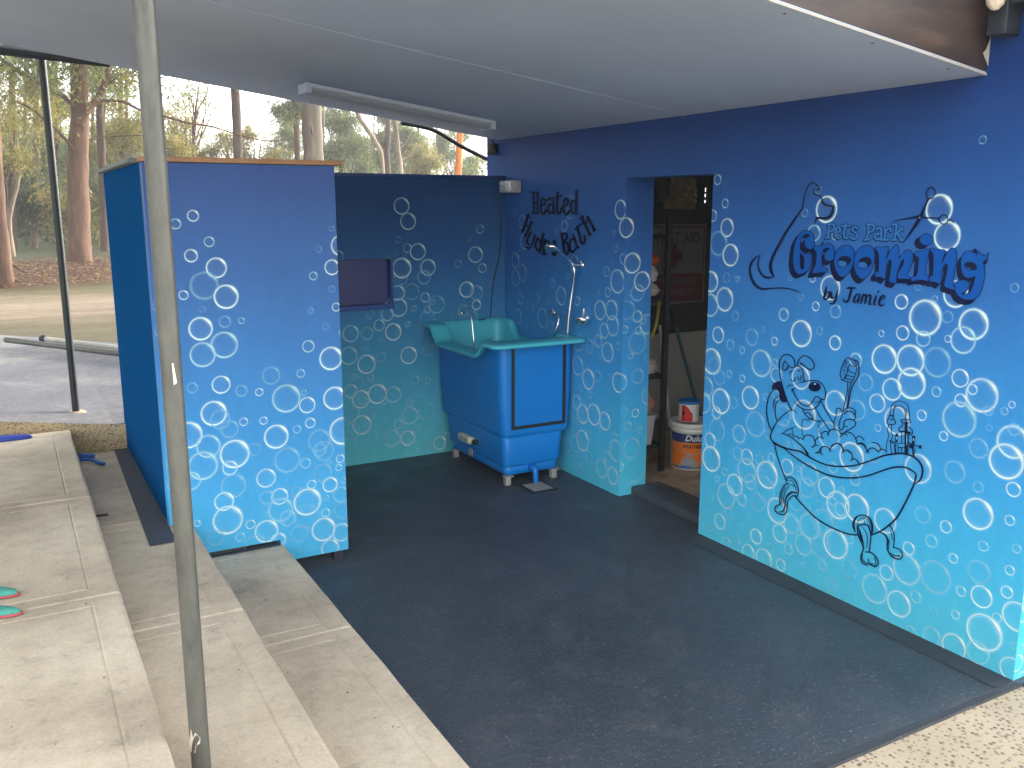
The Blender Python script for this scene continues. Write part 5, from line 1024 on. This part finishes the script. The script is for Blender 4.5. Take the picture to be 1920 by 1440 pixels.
vs = []; fz = lambda a_, z: (bx+(Rb-.008+.008*((z-.008)/.262)+.0024)*math.cos(vdir+a_), by+(Rb-.008+.008*((z-.008)/.262)+.0024)*math.sin(vdir+a_), .005+z)
for a_, z in pts: vs += [fz(a_, .026), fz(a_, z)]
m.add(vs, [(2*i, 2*i+2, 2*i+3, 2*i+1) for i in range(len(pts)-1)]); m.build('house_picture', M['greybox'], bk_)
m = MB(); band(m, .016, .034, vdir-.45, vdir+.05, .0032); m.build('label_tab', M['lidblue'], bk_)
text('Dulux', 'brand_text', .058, (0, 0, .236), M['white'], bk_, 1.0, bend=(bx, by, Rb+.003, vdir+.22), shear=.3, off=.0015)
text('WEATHERSHIELD', 'label_text', .034, (0, 0, .178), M['signblack'], bk_, .84, bend=(bx, by, Rb+.003, vdir+.40), off=.001)
m = MB(); hp = []
for k in range(17):
    a_ = vdir-1.3+2.6*k/16; zz_ = .26-.13*math.sin(math.pi*k/16)**.7; hp.append(Vector((bx+(Rb+.012)*math.cos(a_), by+(Rb+.012)*math.sin(a_), zz_)))
m.tube(hp, .0022, 6); m.build('wire_handle', M['alu'], bk_)
tn = thing('paint_tin', 'small red and white tin with paint smeared blue lid, on top of the bucket', 'paint tin', (bx, by, .33))
q = ony(1290, 810, by); tx, ty = q.x-.0, by; rt = .070; zb_ = .3375
m = MB(); m.lathe((tx, ty, zb_), [(0, 0), (rt-.003, 0), (rt, .004), (rt, .13), (rt-.002, .135)], 40); m.build('tin_body', M['white'], tn)
m = MB(); m.lathe((tx, ty, zb_), [(rt+.001, .125), (rt+.005, .127), (rt+.005, .146), (rt-.002, .149), (rt-.008, .142), (0, .140)], 40); m.build('lid', M['lidblue'], tn)
m = MB(); n = 22; vs = []
for k in range(n+1):
    a_ = vdir-.75+1.15*k/n; zt2 = .075+.045*math.cos((k/n-.25)*2.6)
    for z in (.006, zt2): vs.append((tx+(rt+.0012)*math.cos(a_), ty+(rt+.0012)*math.sin(a_), zb_+z))
m.add(vs, [(2*k, 2*k+2, 2*k+3, 2*k+1) for k in range(n)], True); m.build('red_label', M['red'], tn)
m = MB()
for k in range(7):
    a_ = vdir-.62+.035*k
    m.box((tx+(rt+.0022)*math.cos(a_)-.001, ty+(rt+.0022)*math.sin(a_)-.001, zb_+.05), (tx+(rt+.0022)*math.cos(a_)+.001, ty+(rt+.0022)*math.sin(a_)+.001, zb_+.078))
m.build('label_print', M['signblack'], tn)

# grit and bark crumbs blown onto the steps
rr = random.Random(12); m = MB()
for i in range(170):
    tr_ = rr.choice([(.66, 1.05, .1500), (.26, .64, .3210), (-.4, .22, .4810), (-.4, .22, .4810)]); x = rr.uniform(tr_[0], tr_[1]) if rr.random() > .45 else tr_[0]+abs(rr.gauss(0, .03)); y = rr.uniform(1.6, 4.2 if tr_[2] < .2 else 5.8)
    if PX0-.05 < x and y > 4.1: continue
    l_ = rr.uniform(.0015, .006)*(1.6 if rr.random() < .12 else 1); a_ = rr.uniform(0, 6.3); u = Vector((math.cos(a_), math.sin(a_), 0))*l_; v_ = Vector((-math.sin(a_), math.cos(a_), 0))*l_*rr.uniform(.3, .7); c = Vector((x, y, tr_[2]+.0006)); t_ = Vector((0, 0, l_*.5))
    m.add([c-u, c+v_, c+u, c-v_, c+t_], [(0, 1, 4), (1, 2, 4), (2, 3, 4), (3, 0, 4), (3, 2, 1, 0)])
o = m.build('grit', M['joint']); tag(o, 'grit and bark crumbs scattered on the concrete steps', 'grit', kind='stuff')
# ================================================================== trees
def leaf_mesh(blobs, n_per, size, palette, seed, droop=.6, aspect=.30):
    """blobs: (x,y,z,rx,ry,rz,weight). Leaf blades scattered in clumps through each blob."""
    r = np.random.default_rng(seed); Vs = []; Cs = []
    for (x, y, z, rx, ry, rz, wgt) in blobs:
        nt_ = int(n_per*wgt); nc = max(3, int(nt_/30))
        d = r.normal(size=(nc, 3)); d /= np.linalg.norm(d, axis=1)[:, None]; rad = r.random(nc)**.45
        cc = np.array([x, y, z])+d*rad[:, None]*np.array([rx, ry, rz])
        cs = r.uniform(.18, .62, nc)*max(rx, .6)*.8
        tone = r.normal(0, .24, nc); pick = r.integers(0, len(palette), nc)
        per = max(1, nt_//nc)
        idx = np.repeat(np.arange(nc), per); N = len(idx)
        g = r.normal(size=(N, 3)); p = cc[idx]+g*cs[idx][:, None]*np.array([1, 1, .85])
        ln = size*r.uniform(.6, 1.5, N); th = r.uniform(0, 2*np.pi, N)
        ax = np.stack([np.cos(th)*(1-droop*.6), np.sin(th)*(1-droop*.6), -droop*r.uniform(.3, 1.4, N)], 1); ax /= np.linalg.norm(ax, axis=1)[:, None]
        ot = r.normal(size=(N, 3)); sd_ = np.cross(ax, ot); sd_ /= np.linalg.norm(sd_, axis=1)[:, None]
        wv = (ln*aspect)[:, None]*sd_*.5
        a = p; m_ = p+ax*(ln*.5)[:, None]; b = p+ax*ln[:, None]
        Vs.append(np.stack([a, m_+wv, b, m_-wv], 1).reshape(-1, 3))
        pal = np.array(palette)[pick][idx]; k = np.clip(1+tone[idx]+r.normal(0, .12, N), .35, 1.7)
        c = np.clip(pal*k[:, None], 0, 1); c = np.concatenate([c, np.ones((N, 1))], 1); Cs.append(np.repeat(c, 4, 0))
    V = np.concatenate(Vs).astype('f'); C = np.concatenate(Cs).astype('f'); nf = len(V)//4
    me = bpy.data.meshes.new('crown'); me.vertices.add(len(V)); me.vertices.foreach_set('co', V.ravel()); me.loops.add(len(V)); me.polygons.add(nf)
    me.loops.foreach_set('vertex_index', np.arange(len(V), dtype='i')); me.polygons.foreach_set('loop_start', np.arange(0, len(V), 4, dtype='i')); me.polygons.foreach_set('loop_total', np.full(nf, 4, dtype='i'))
    ca = me.color_attributes.new('Col', 'FLOAT_COLOR', 'POINT'); ca.data.foreach_set('color', C.ravel()); me.materials.append(M['leaf']); me.update(calc_edges=True); me.validate(); return me
GRN = [lin(c) for c in ((98,112,76), (112,122,84), (86,100,72), (122,130,88))]
YEL = [lin(c) for c in ((136,136,84), (156,150,88), (122,126,78), (164,146,88))]
OLV = [lin(c) for c in ((132,132,82), (146,140,84), (116,120,78), (152,136,88))]
DRK = [lin(c) for c in ((78,88,66), (86,96,72), (94,102,74))]
def limb_pts(p0, p1, sag=.0, k=5, jit=.05, seed=1):
    rr = random.Random(seed); P = []
    for i in range(k+1):
        t_ = i/k; p = p0.lerp(p1, t_)+Vector((rr.uniform(-1, 1), rr.uniform(-1, 1), rr.uniform(-1, 1)))*jit*(0 if i in (0, k) else 1); p.z += sag*math.sin(math.pi*t_); P.append(tuple(p))
    return [Vector(p) for p in catmull(P, 3)]
def trunk_mesh(name, paths, mat, parent, n=16, rough=.06, seed=3):
    rr = random.Random(seed); m = MB()
    for pts, r0, r1 in paths:
        L_ = len(pts); rs = [r0+(r1-r0)*(i/(L_-1))**.8 for i in range(L_)]
        rs = [x*(1+rr.uniform(-rough, rough)) for x in rs]; m.tube(pts, rs, n)
    return m.build(name, mat, parent, fix=False)
GZ = .47
def at(px, Y, py=None):
    """a point on the ground under this bearing at distance Y"""
    d = ray(px, 470); return Vector((EYE.x+d.x*Y/d.y, Y, GZ))
def up_to(px, py, Y): return ony(px, py, Y)
# --- the big red gum and its fork, limbs reaching both ways
Yb = 25.0
def path(Y, pts, Ys=None): return [up_to(px, py, Y if Ys is None else Ys[i]) for i, (px, py) in enumerate(pts)]
tr = thing('gum_tree', 'largest red barked gum with a wide forked trunk beyond the apron', 'tree', at(148, Yb))
P = path(Yb, [(150, 500), (148, 470), (148, 420), (146, 340), (147, 270), (150, 220), (148, 160), (146, 100), (145, 20), (147, -60)])
P[0].z = GZ-.3; P = [Vector(p) for p in catmull([tuple(p) for p in P], 3)]
def S(px_w, Y): return px_w/1675*Y*.80/2
paths = [(P, S(54, Yb), S(24, Yb)), ([P[0], P[0].lerp(P[3], .6)], S(66, Yb), S(46, Yb))]
for pts, w0_, w1_ in [([(150, 235), (165, 205), (182, 185), (195, 160), (203, 130), (212, 90), (225, 20)], 17, 8),
    ([(170, 200), (190, 190), (205, 188), (235, 192), (262, 206), (312, 219), (350, 230), (400, 238), (450, 254), (500, 264), (540, 262)], 8, 2),
    ([(168, 262), (185, 258), (215, 256), (262, 254), (300, 258)], 4, 1.5),
    ([(140, 200), (118, 180), (90, 165), (60, 148), (30, 128), (0, 112), (-60, 80)], 10, 4), ([(138, 280), (120, 258), (100, 238), (86, 228), (60, 205), (30, 190)], 7, 3),
    ([(188, 172), (210, 152), (230, 138), (250, 135), (262, 125)], 4, 1.5), ([(205, 188), (222, 168), (240, 150), (262, 132)], 3, 1)]:
    q = [Vector(p) for p in catmull([tuple(p) for p in path(Yb-.2, pts)], 4)]; paths.append((q, S(w0_, Yb), S(w1_, Yb)))
trunk_mesh('trunk', paths, M['barkred'], tr, 18, .05)
bl_ = []
def blob(px, py, Y, rpx, w=1.0, fl=1.0):
    p = up_to(px, py, Y); r_ = rpx/1675*Y; return (p.x, p.y, p.z, r_, r_*1.1, r_*.75*fl, w)
me = leaf_mesh([blob(232, 142, Yb, 24, .25), blob(70, 120, Yb-1, 60, .9), blob(20, 100, Yb-1, 50, .8), blob(340, 175, Yb, 26, .10), blob(130, 60, Yb, 120, 3), blob(20, 20, Yb, 120, 3), blob(260, 30, Yb, 120, 3)], 1400, .12, GRN+OLV, 11)
o = bpy.data.objects.new('crown', me); link(o, tr)
def bare_tree(name, lab, Y, pts, w0_, w1_, mat, crown=None, extra=(), cat='tree', grp=None, pal=GRN, n=700, size=.2, seed=5, ll=None):
    tr = thing(name, lab, cat, at(pts[0][0], Y), grp); PP = path(Y, pts); b_ = at(pts[0][0], Y); base = [Vector((b_.x, b_.y, GZ-.3))] if PP[0].z > GZ else []
    Q = [Vector(p) for p in catmull([tuple(p) for p in base+PP], 3)]
    ps = [(Q, S(w0_, Y), S(w1_, Y))]
    for e, a_, c_ in extra: ps.append(([Vector(p) for p in catmull([tuple(p) for p in path(Y, e)], 4)], S(a_, Y), S(c_, Y)))
    trunk_mesh('trunk', ps, mat, tr, 14)
    if crown: link(bpy.data.objects.new('crown', leaf_mesh([blob(*b) for b in crown], n, size, pal, seed)), tr)
    return tr
TG = 'tall gum trunks beyond the wash bay'
bare_tree('gum_tree', 'reddish trunk leaning at the left frame edge with spreading roots', 17.8, [(12, 540), (5, 470), (-2, 400), (-8, 300), (-14, 200), (-18, 60)], 34, 20, M['barkred'], [(-60, 0, 18, 120, 2)], [([(6, 480), (22, 518), (40, 530)], 14, 4), ([(4, 480), (30, 500), (52, 512)], 10, 3)], seed=21)
bare_tree('gum_tree', 'dark reddish trunk close behind the largest gum', 31, [(197, 462), (195, 400), (191, 300), (188, 230), (186, 170), (184, 100), (182, 0)], 20, 13, M['barkdark'], [(182, 120, 31, 40, .7), (210, 60, 31, 100, 2)], seed=22)
bare_tree('gum_tree', 'lone straight brown trunk against the white sky above the partition', 33, [(447, 400), (446, 300), (444, 230), (441, 170), (439, 100), (438, 0)], 22, 18, M['barkdark'], [(430, 20, 33, 110, 2)], grp=None, seed=23)
bare_tree('gum_tree', 'thin dark red trunk left of the grey bark tree', 36, [(560, 400), (558, 300), (556, 240), (553, 190), (550, 100), (548, 20)], 15, 12, M['barkdark'], [(535, 205, 36, 26, .8), (575, 190, 36, 26, .9), (540, 60, 36, 100, 2)], [([(556, 250), (545, 232), (528, 222)], 3, 1), ([(555, 232), (565, 216), (572, 200)], 3, 1)], seed=24)
gt = bare_tree('gum_tree', 'broad grey barked trunk with a dark slit above the partition end', 22, [(590, 420), (589, 330), (587, 270), (584, 210), (583, 120), (582, 0)], 52, 42, M['barkgrey'], [(600, 0, 22, 140, 2)], seed=25)
m = MB(); q = up_to(583, 245, 22-.31); m.tube([q+Vector((-.0, -.05, .15)), q+Vector((0, -.05, 0)), q+Vector((.01, -.05, -.13))], [.008, .025, .008], 8); m.build('bark_slit', M['rubber'], gt)
bare_tree('gum_tree', 'pale twisting slender gum with a forked top, left of the dark middle trunk', 34, [(722, 420), (716, 300), (706, 270), (690, 245), (678, 228), (670, 212), (662, 190), (655, 150)], 13, 9, M['barkpale'], None, [([(706, 272), (702, 255), (700, 235), (704, 205)], 5, 2), ([(690, 245), (700, 238), (708, 222)], 3, 1.5)])
bare_tree('gum_tree', 'dark brown upright trunk between two pale slender gums', 38, [(728, 420), (727, 330), (725, 280), (728, 250), (726, 200), (724, 120)], 17, 12, M['barkdark'], None, [([(725, 285), (714, 262), (708, 240)], 4, 2)])
bare_tree('gum_tree', 'pale orange slender gum with one long curving bough to the right', 32, [(756, 420), (751, 320), (746, 280), (743, 250), (740, 225), (738, 190), (736, 120)], 15, 10, M['barkpale'], None, [([(752, 300), (768, 292), (780, 280), (790, 262), (798, 245), (806, 232)], 4, 2), ([(748, 280), (762, 266), (770, 250), (778, 240)], 3, 1.5), ([(772, 290), (774, 275), (772, 262)], 2, 1)])
bare_tree('gum_tree', 'bright orange sunlit trunk crossed by the black pipe', 26, [(859, 420), (859, 330), (861, 290), (862, 250), (863, 200), (864, 100)], 18, 17, M['barksunlit'], [(870, 30, 26, 120, 2)], seed=26)
bare_tree('gum_tree', 'very thin dark sapling in the white gap beside the blue wall', 36, [(906, 420), (905, 330), (904, 280), (903, 240), (902, 180)], 2.4, 1.6, M['barkdark'], [(895, 318, 36, 14, .25), (880, 300, 36, 16, .2)], seed=27, n=500)
for i, (px, w_, Y) in enumerate([(64, 17, 34), (84, 11, 41), (40, 9, 44), (26, 14, 33), (110, 9, 46), (172, 9, 43), (222, 10, 40), (240, 7, 47), (655, 8, 46), (785, 8, 44), (605, 9, 42), (820, 6, 45)]):
    lab = ['dark trunk behind the slim steel post', 'narrow trunk between the post and the largest gum', 'thin faded trunk in the left thicket', 'brown leaning stump like trunk near the left edge', 'thin trunk just left of the largest gum', 'thin trunk hugging the right side of the largest gum', 'thin trunk beside the thick steel post', 'very thin far trunk behind the thick steel post',
        'thin trunk right of the broad grey one', 'thin trunk right of the curving bough gum', 'narrow trunk just behind the broad grey one', 'thin far trunk left of the orange one'][i]
    rr = random.Random(i); l_ = rr.uniform(-6, 6)
    bare_tree('gum_tree', lab, Y, [(px, 455), (px+l_*.3, 380), (px+l_, 260), (px+l_*1.6, 100), (px+l_*2, -40)], w_, w_*.6, M['barkdark'] if i % 2 else M['barkgrey'], grp=None)
# --- leafy understorey and mid-distance crowns: each a tree with its own stem
spec = [ # px, py (crown centre), Y, radius px, weight, palette, label
 (30, 185, 30, 80, 1.5, YEL, 'yellowing leafy tree at the upper left'), (5, 260, 28, 60, 1.0, OLV, 'olive leafy tree low at the left edge'), (105, 170, 38, 60, 1.7, GRN, 'dark green crown behind the slim post'), (70, 300, 40, 80, 2.4, GRN, 'mid green tree behind the left trunks'),
 (20, 350, 34, 60, 1.8, DRK, 'dark tree filling the left thicket'), (100, 380, 44, 70, 2.4, DRK, 'shadowy tree behind the slim post'), (190, 140, 40, 50, 1.3, GRN, 'green crown behind the big fork'), (175, 330, 42, 60, 2.0, GRN, 'green tree just right of the largest gum'), (200, 395, 38, 50, 2.0, DRK, 'dark bushy tree beside the partition'),
 (235, 225, 34, 48, 1.5, YEL, 'golden crown left of the thick post'), (235, 270, 38, 56, 1.9, OLV, 'olive crown over the partition corner'), (345, 255, 40, 50, .65, YEL, 'thin golden crown right of the thick post'), (335, 290, 34, 40, 1.1, YEL, 'low golden tree behind the partition top'), (375, 165, 36, 40, .16, OLV, 'sparse hanging spray under the roof edge'), (385, 300, 40, 22, .5, OLV, 'small green bush left of the lone trunk'), (420, 265, 42, 20, .28, YEL, 'small golden spray left of the lone trunk'),
 (350, 210, 42, 40, .22, YEL, 'airy golden spray in the bright sky'),
 (490, 282, 40, 46, 1.5, OLV, 'light green crown between the lone and thin red trunks'), (530, 270, 42, 36, .8, GRN, 'green crown left of the thin red trunk'), (545, 215, 44, 34, .9, OLV, 'small crown high left of the grey trunk'), (640, 250, 40, 34, 1.4, GRN, 'dark crown right of the grey trunk'), (625, 215, 46, 30, .9, DRK, 'dark crown under the roof right of the grey trunk'), (645, 305, 38, 46, 1.9, GRN, 'low spreading pine like crown above the back wall'),
 (690, 270, 44, 48, 1.9, GRN, 'green crown behind the pale twisting gum'), (740, 245, 46, 36, 1.1, GRN, 'green crown high behind the dark trunk'), (740, 295, 44, 46, 1.7, DRK, 'dark crown low behind the dark trunk'), (790, 265, 44, 34, 1.2, GRN, 'green crown near the curving bough'), (800, 300, 36, 34, 1.3, OLV, 'bright bushy crown above the back wall'), (838, 280, 46, 32, 1.1, GRN, 'crown left of the orange trunk'), (882, 312, 44, 20, .4, OLV, 'small crown right of the orange trunk'), (855, 240, 50, 24, .5, GRN, 'small crown behind the black pipe')]
for i, (px, py, Y, rp_, w_, pal, lab) in enumerate(spec):
    rr = random.Random(100+i); c0 = up_to(px, py, Y); r_ = rp_/1675*Y
    tr = thing('leafy_tree', lab, 'tree', at(px, Y)); b0 = at(px+rr.uniform(-8, 8), Y); b0.z = GZ-.2
    bs = []; ps = []
    nb = 7
    st_ = limb_pts(b0, c0+Vector((0, 0, r_*.3)), 0, 4, .25, i); ps.append((st_, .012*Y*.22, .02))
    for k in range(nb):
        a_ = rr.uniform(0, 6.28); rad = r_*rr.uniform(.25, .95); p = c0+Vector((math.cos(a_)*rad, math.sin(a_)*rad*.8, rr.uniform(-.7, .75)*r_)); s_ = r_*rr.uniform(.28, .5)
        bs.append((p.x, p.y, p.z, s_, s_, s_*.8, w_*(.62 if py < 310 else .9)/nb*rr.uniform(.6, 1.4))); ps.append((limb_pts(st_[len(st_)//2+rr.randint(0, 3)], p, .1, 3, .15, i*9+k), .035, .008))
    trunk_mesh('trunk', ps, M['barkdark'] if i % 3 else M['barkpale'], tr, 7)
    link(bpy.data.objects.new('crown', leaf_mesh(bs, 9000, .0031*Y, pal, 200+i, aspect=.24)), tr)
# --- shrubs at the forest foot
sh_ = [(20, 440, 36, DRK, 'dark low shrub at the left edge of the thicket'), (60, 425, 48, DRK, 'shadowy shrub behind the far trunks'), (105, 430, 42, DRK, 'dark shrub behind the slim post foot'), (190, 440, 33, OLV, 'pale green shrub beside the partition edge'), (215, 420, 40, GRN, 'green shrub half hidden by the partition'), (40, 445, 55, GRN, 'bright green far shrub in the clearing'), (90, 400, 52, DRK, 'tall dark shrub in the far thicket'), (30, 390, 50, DRK, 'tall shadowed shrub left of the post'), (130, 410, 50, DRK, 'dark shrub seen left of the largest gum')]
for i, (px, py, Y, pal, lab) in enumerate(sh_):
    b_ = at(px, Y); rr = random.Random(i); bs = []
    for k in range(8): s_ = rr.uniform(.5, 1.1)*Y/40; bs.append((b_.x+rr.uniform(-1.5, 1.5)*Y/40, b_.y+rr.uniform(-.8, .8), GZ+rr.uniform(.3, 2.4)*Y/40, s_, s_, s_*.7, .3))
    o = bpy.data.objects.new('shrub', leaf_mesh(bs, 1500, .0055*Y, pal, 300+i)); o.data.name = 'shrub'; link(o); tag(o, lab, 'shrub')
# --- the wood behind everything: one mass with gaps
bs = []; rr = random.Random(5)
for i in range(150):
    px = rr.uniform(-260, 300) if i % 3 else rr.uniform(560, 900); Y = rr.uniform(52, 85); d = at(px, Y); top_ = 4.6 if px < 300 else 3.8
    z = GZ+rr.uniform(.2, top_)*Y/55; s_ = rr.uniform(1.6, 3.2); bs.append((d.x, d.y, z, s_, s_, s_*.8, .55))
for i in range(70):
    px = rr.uniform(300, 920); Y = rr.uniform(55, 80); d = at(px, Y); s_ = rr.uniform(1.2, 2.2); bs.append((d.x, d.y, GZ+rr.uniform(0, 2.2)*Y/55, s_, s_, s_*.8, .4))
o = bpy.data.objects.new('distant_wood', leaf_mesh(bs, 700, .42, DRK+GRN, 77)); link(o); tag(o, 'far wood closing the view behind the gum trees', 'wood', kind='stuff')
# --- leaf litter and tufts
r = np.random.default_rng(4); N = 5200; Y = r.uniform(17.0, 27, N); px = r.uniform(-60, 225, N)
vs = []; fs = []; cs = []
pal = [lin(c) for c in ((150,122,96), (126,96,74), (96,66,48), (170,144,116), (78,56,42))]
for i in range(N):
    c0 = at(px[i], Y[i]); a_ = r.uniform(0, 6.28); l_ = r.uniform(.02, .075); w_ = l_*r.uniform(.2, .45); h_ = r.uniform(.0, .02)
    zz_ = .50+.05*math.sin(c0.x*.3)+.0; u = Vector((math.cos(a_), math.sin(a_), r.uniform(-.2, .4))); v_ = Vector((-math.sin(a_), math.cos(a_), r.uniform(-.2, .2)))
    c0.z = .475+h_+.05*(math.sin(c0.x*.3)+math.sin(c0.y*.41+c0.x*.2))*(min(1, max(0, (c0.y-13)/8))); n0 = len(vs)
    vs += [c0-u*l_, c0+v_*w_, c0+u*l_, c0-v_*w_]; fs.append((n0, n0+1, n0+2, n0+3)); k = r.uniform(.7, 1.3); c_ = pal[i % 5]; cs += [(c_[0]*k, c_[1]*k, c_[2]*k, 1)]*4
me = bpy.data.meshes.new('leaf_litter'); me.from_pydata([tuple(v) for v in vs], [], fs); ca = me.color_attributes.new('Col', 'FLOAT_COLOR', 'POINT'); ca.data.foreach_set('color', np.array(cs, 'f').ravel()); me.materials.append(M['leaf'])
o = bpy.data.objects.new('leaf_litter', me); link(o); tag(o, 'fallen bark and leaves scattered under the gum trees', 'leaf litter', kind='stuff')

# --- unseen high crowns added to the tall gums to block sky light
HC = {}
def high_crown(tr, x, y, z0, z1, rad, seed, n=2600):
    rr = random.Random(seed); bs = []
    for k in range(12): bs.append((x+rr.uniform(-1, 1)*rad, y+rr.uniform(-1, 1)*rad, rr.uniform(z0, z1), rad*.5, rad*.5, rad*.36, 1/12))
    link(bpy.data.objects.new('crown', leaf_mesh(bs, n*3, .42, GRN+DRK, seed, aspect=.42)), tr)
k_ = 0
for tr in [o for o in col.objects if o.name.startswith('gum_tree') and o.parent is None]:
    k_ += 1; d_ = math.hypot(tr.location.x, tr.location.y)
    if d_ < 48 and k_ % 4 != 3: high_crown(tr, tr.location.x, tr.location.y+1, max(9.5, d_*.30), max(9.5, d_*.30)+11, 3.6, 400+k_)
for i, (x, y) in enumerate([(-9, 14), (-13, 20), (-8, 24), (-16, 12), (-12, 6), (-17, 2), (-14, 28), (-20, 20)]):  # unseen tree row added to hold back sky light from the left
    tr = thing('gum_tree', 'unseen gum tree added left of the frame to block sky light', 'tree', (x, y, .45), 'added sky-blocking gum trees left of the wash bay'); rr = random.Random(i)
    trunk_mesh('trunk', [([Vector(p) for p in catmull([(x, y, .2), (x+rr.uniform(-.2, .2), y, 5), (x+rr.uniform(-.5, .5), y, 10), (x+rr.uniform(-.8, .8), y, 17)], 4)], .28, .12)], M['barkred'] if i % 2 else M['barkgrey'], tr)
    rr2 = random.Random(i+50); bs = [(x+rr2.uniform(-2.4, 2.4), y+rr2.uniform(-2.4, 2.4), rr2.uniform(3.5, 17), 2, 2, 1.5, 1/12) for k in range(14)]
    link(bpy.data.objects.new('crown', leaf_mesh(bs, 6000, .34, GRN+DRK, 500+i, aspect=.4)), tr)
# ================================================================== light
w = bpy.data.worlds.new('World'); scene.world = w; w.use_nodes = True; nt = w.node_tree
bg = nt.nodes['Background']; sky = nt.nodes.new('ShaderNodeTexSky'); sky.sky_type = 'NISHITA'; sky.sun_disc = False
SUN_EL, SUN_AZ = 16.0, 76.0      # degrees; azimuth measured clockwise from +Y
sky.sun_elevation = R(SUN_EL); sky.sun_rotation = R(SUN_AZ); sky.air_density = 1.0; sky.dust_density = 2.0; sky.ozone_density = 1.0
hs = nt.nodes.new('ShaderNodeHueSaturation'); hs.inputs['Saturation'].default_value = .22; nt.links.new(sky.outputs[0], hs.inputs['Color']); nt.links.new(hs.outputs[0], bg.inputs[0]); bg.inputs[1].default_value = .15
sl = bpy.data.lights.new('sun', 'SUN'); so = bpy.data.objects.new('sun', sl); col.objects.link(so)
sl.energy = .45; sl.angle = R(6); sl.color = (1, .86, .66)
sd = Vector((math.sin(R(SUN_AZ))*math.cos(R(SUN_EL)), math.cos(R(SUN_AZ))*math.cos(R(SUN_EL)), math.sin(R(SUN_EL))))
so.rotation_euler = sd.to_track_quat('Z', 'Y').to_euler(); so.location = (0, 30, 30)
vs = scene.view_settings; scene.display_settings.display_device = 'sRGB'; vs.view_transform = 'Standard'; vs.look = 'None'; vs.gamma = 1; vs.use_curve_mapping = False; vs.exposure = 3.0
scene.cycles.transparent_max_bounces = 24; scene.cycles.max_bounces = 8; scene.cycles.diffuse_bounces = 5
scene.cycles.use_denoising = True

hz = MB(); hz.box((-270, -60, -1.2), (270, 470, 34)); hzm = bpy.data.materials.new('air'); hzm.use_nodes = True; nt2 = hzm.node_tree; nt2.nodes.clear()
ou = nt2.nodes.new('ShaderNodeOutputMaterial'); pv = nt2.nodes.new('ShaderNodeVolumePrincipled'); pv.inputs['Color'].default_value = (.92, .93, .94, 1); pv.inputs['Density'].default_value = .0024; pv.inputs['Anisotropy'].default_value = .2
nt2.links.new(pv.outputs[0], ou.inputs['Volume']); ho = hz.build('haze', hzm); ho['kind'] = 'stuff'; ho['label'] = 'thin pale haze in the air among the trees'
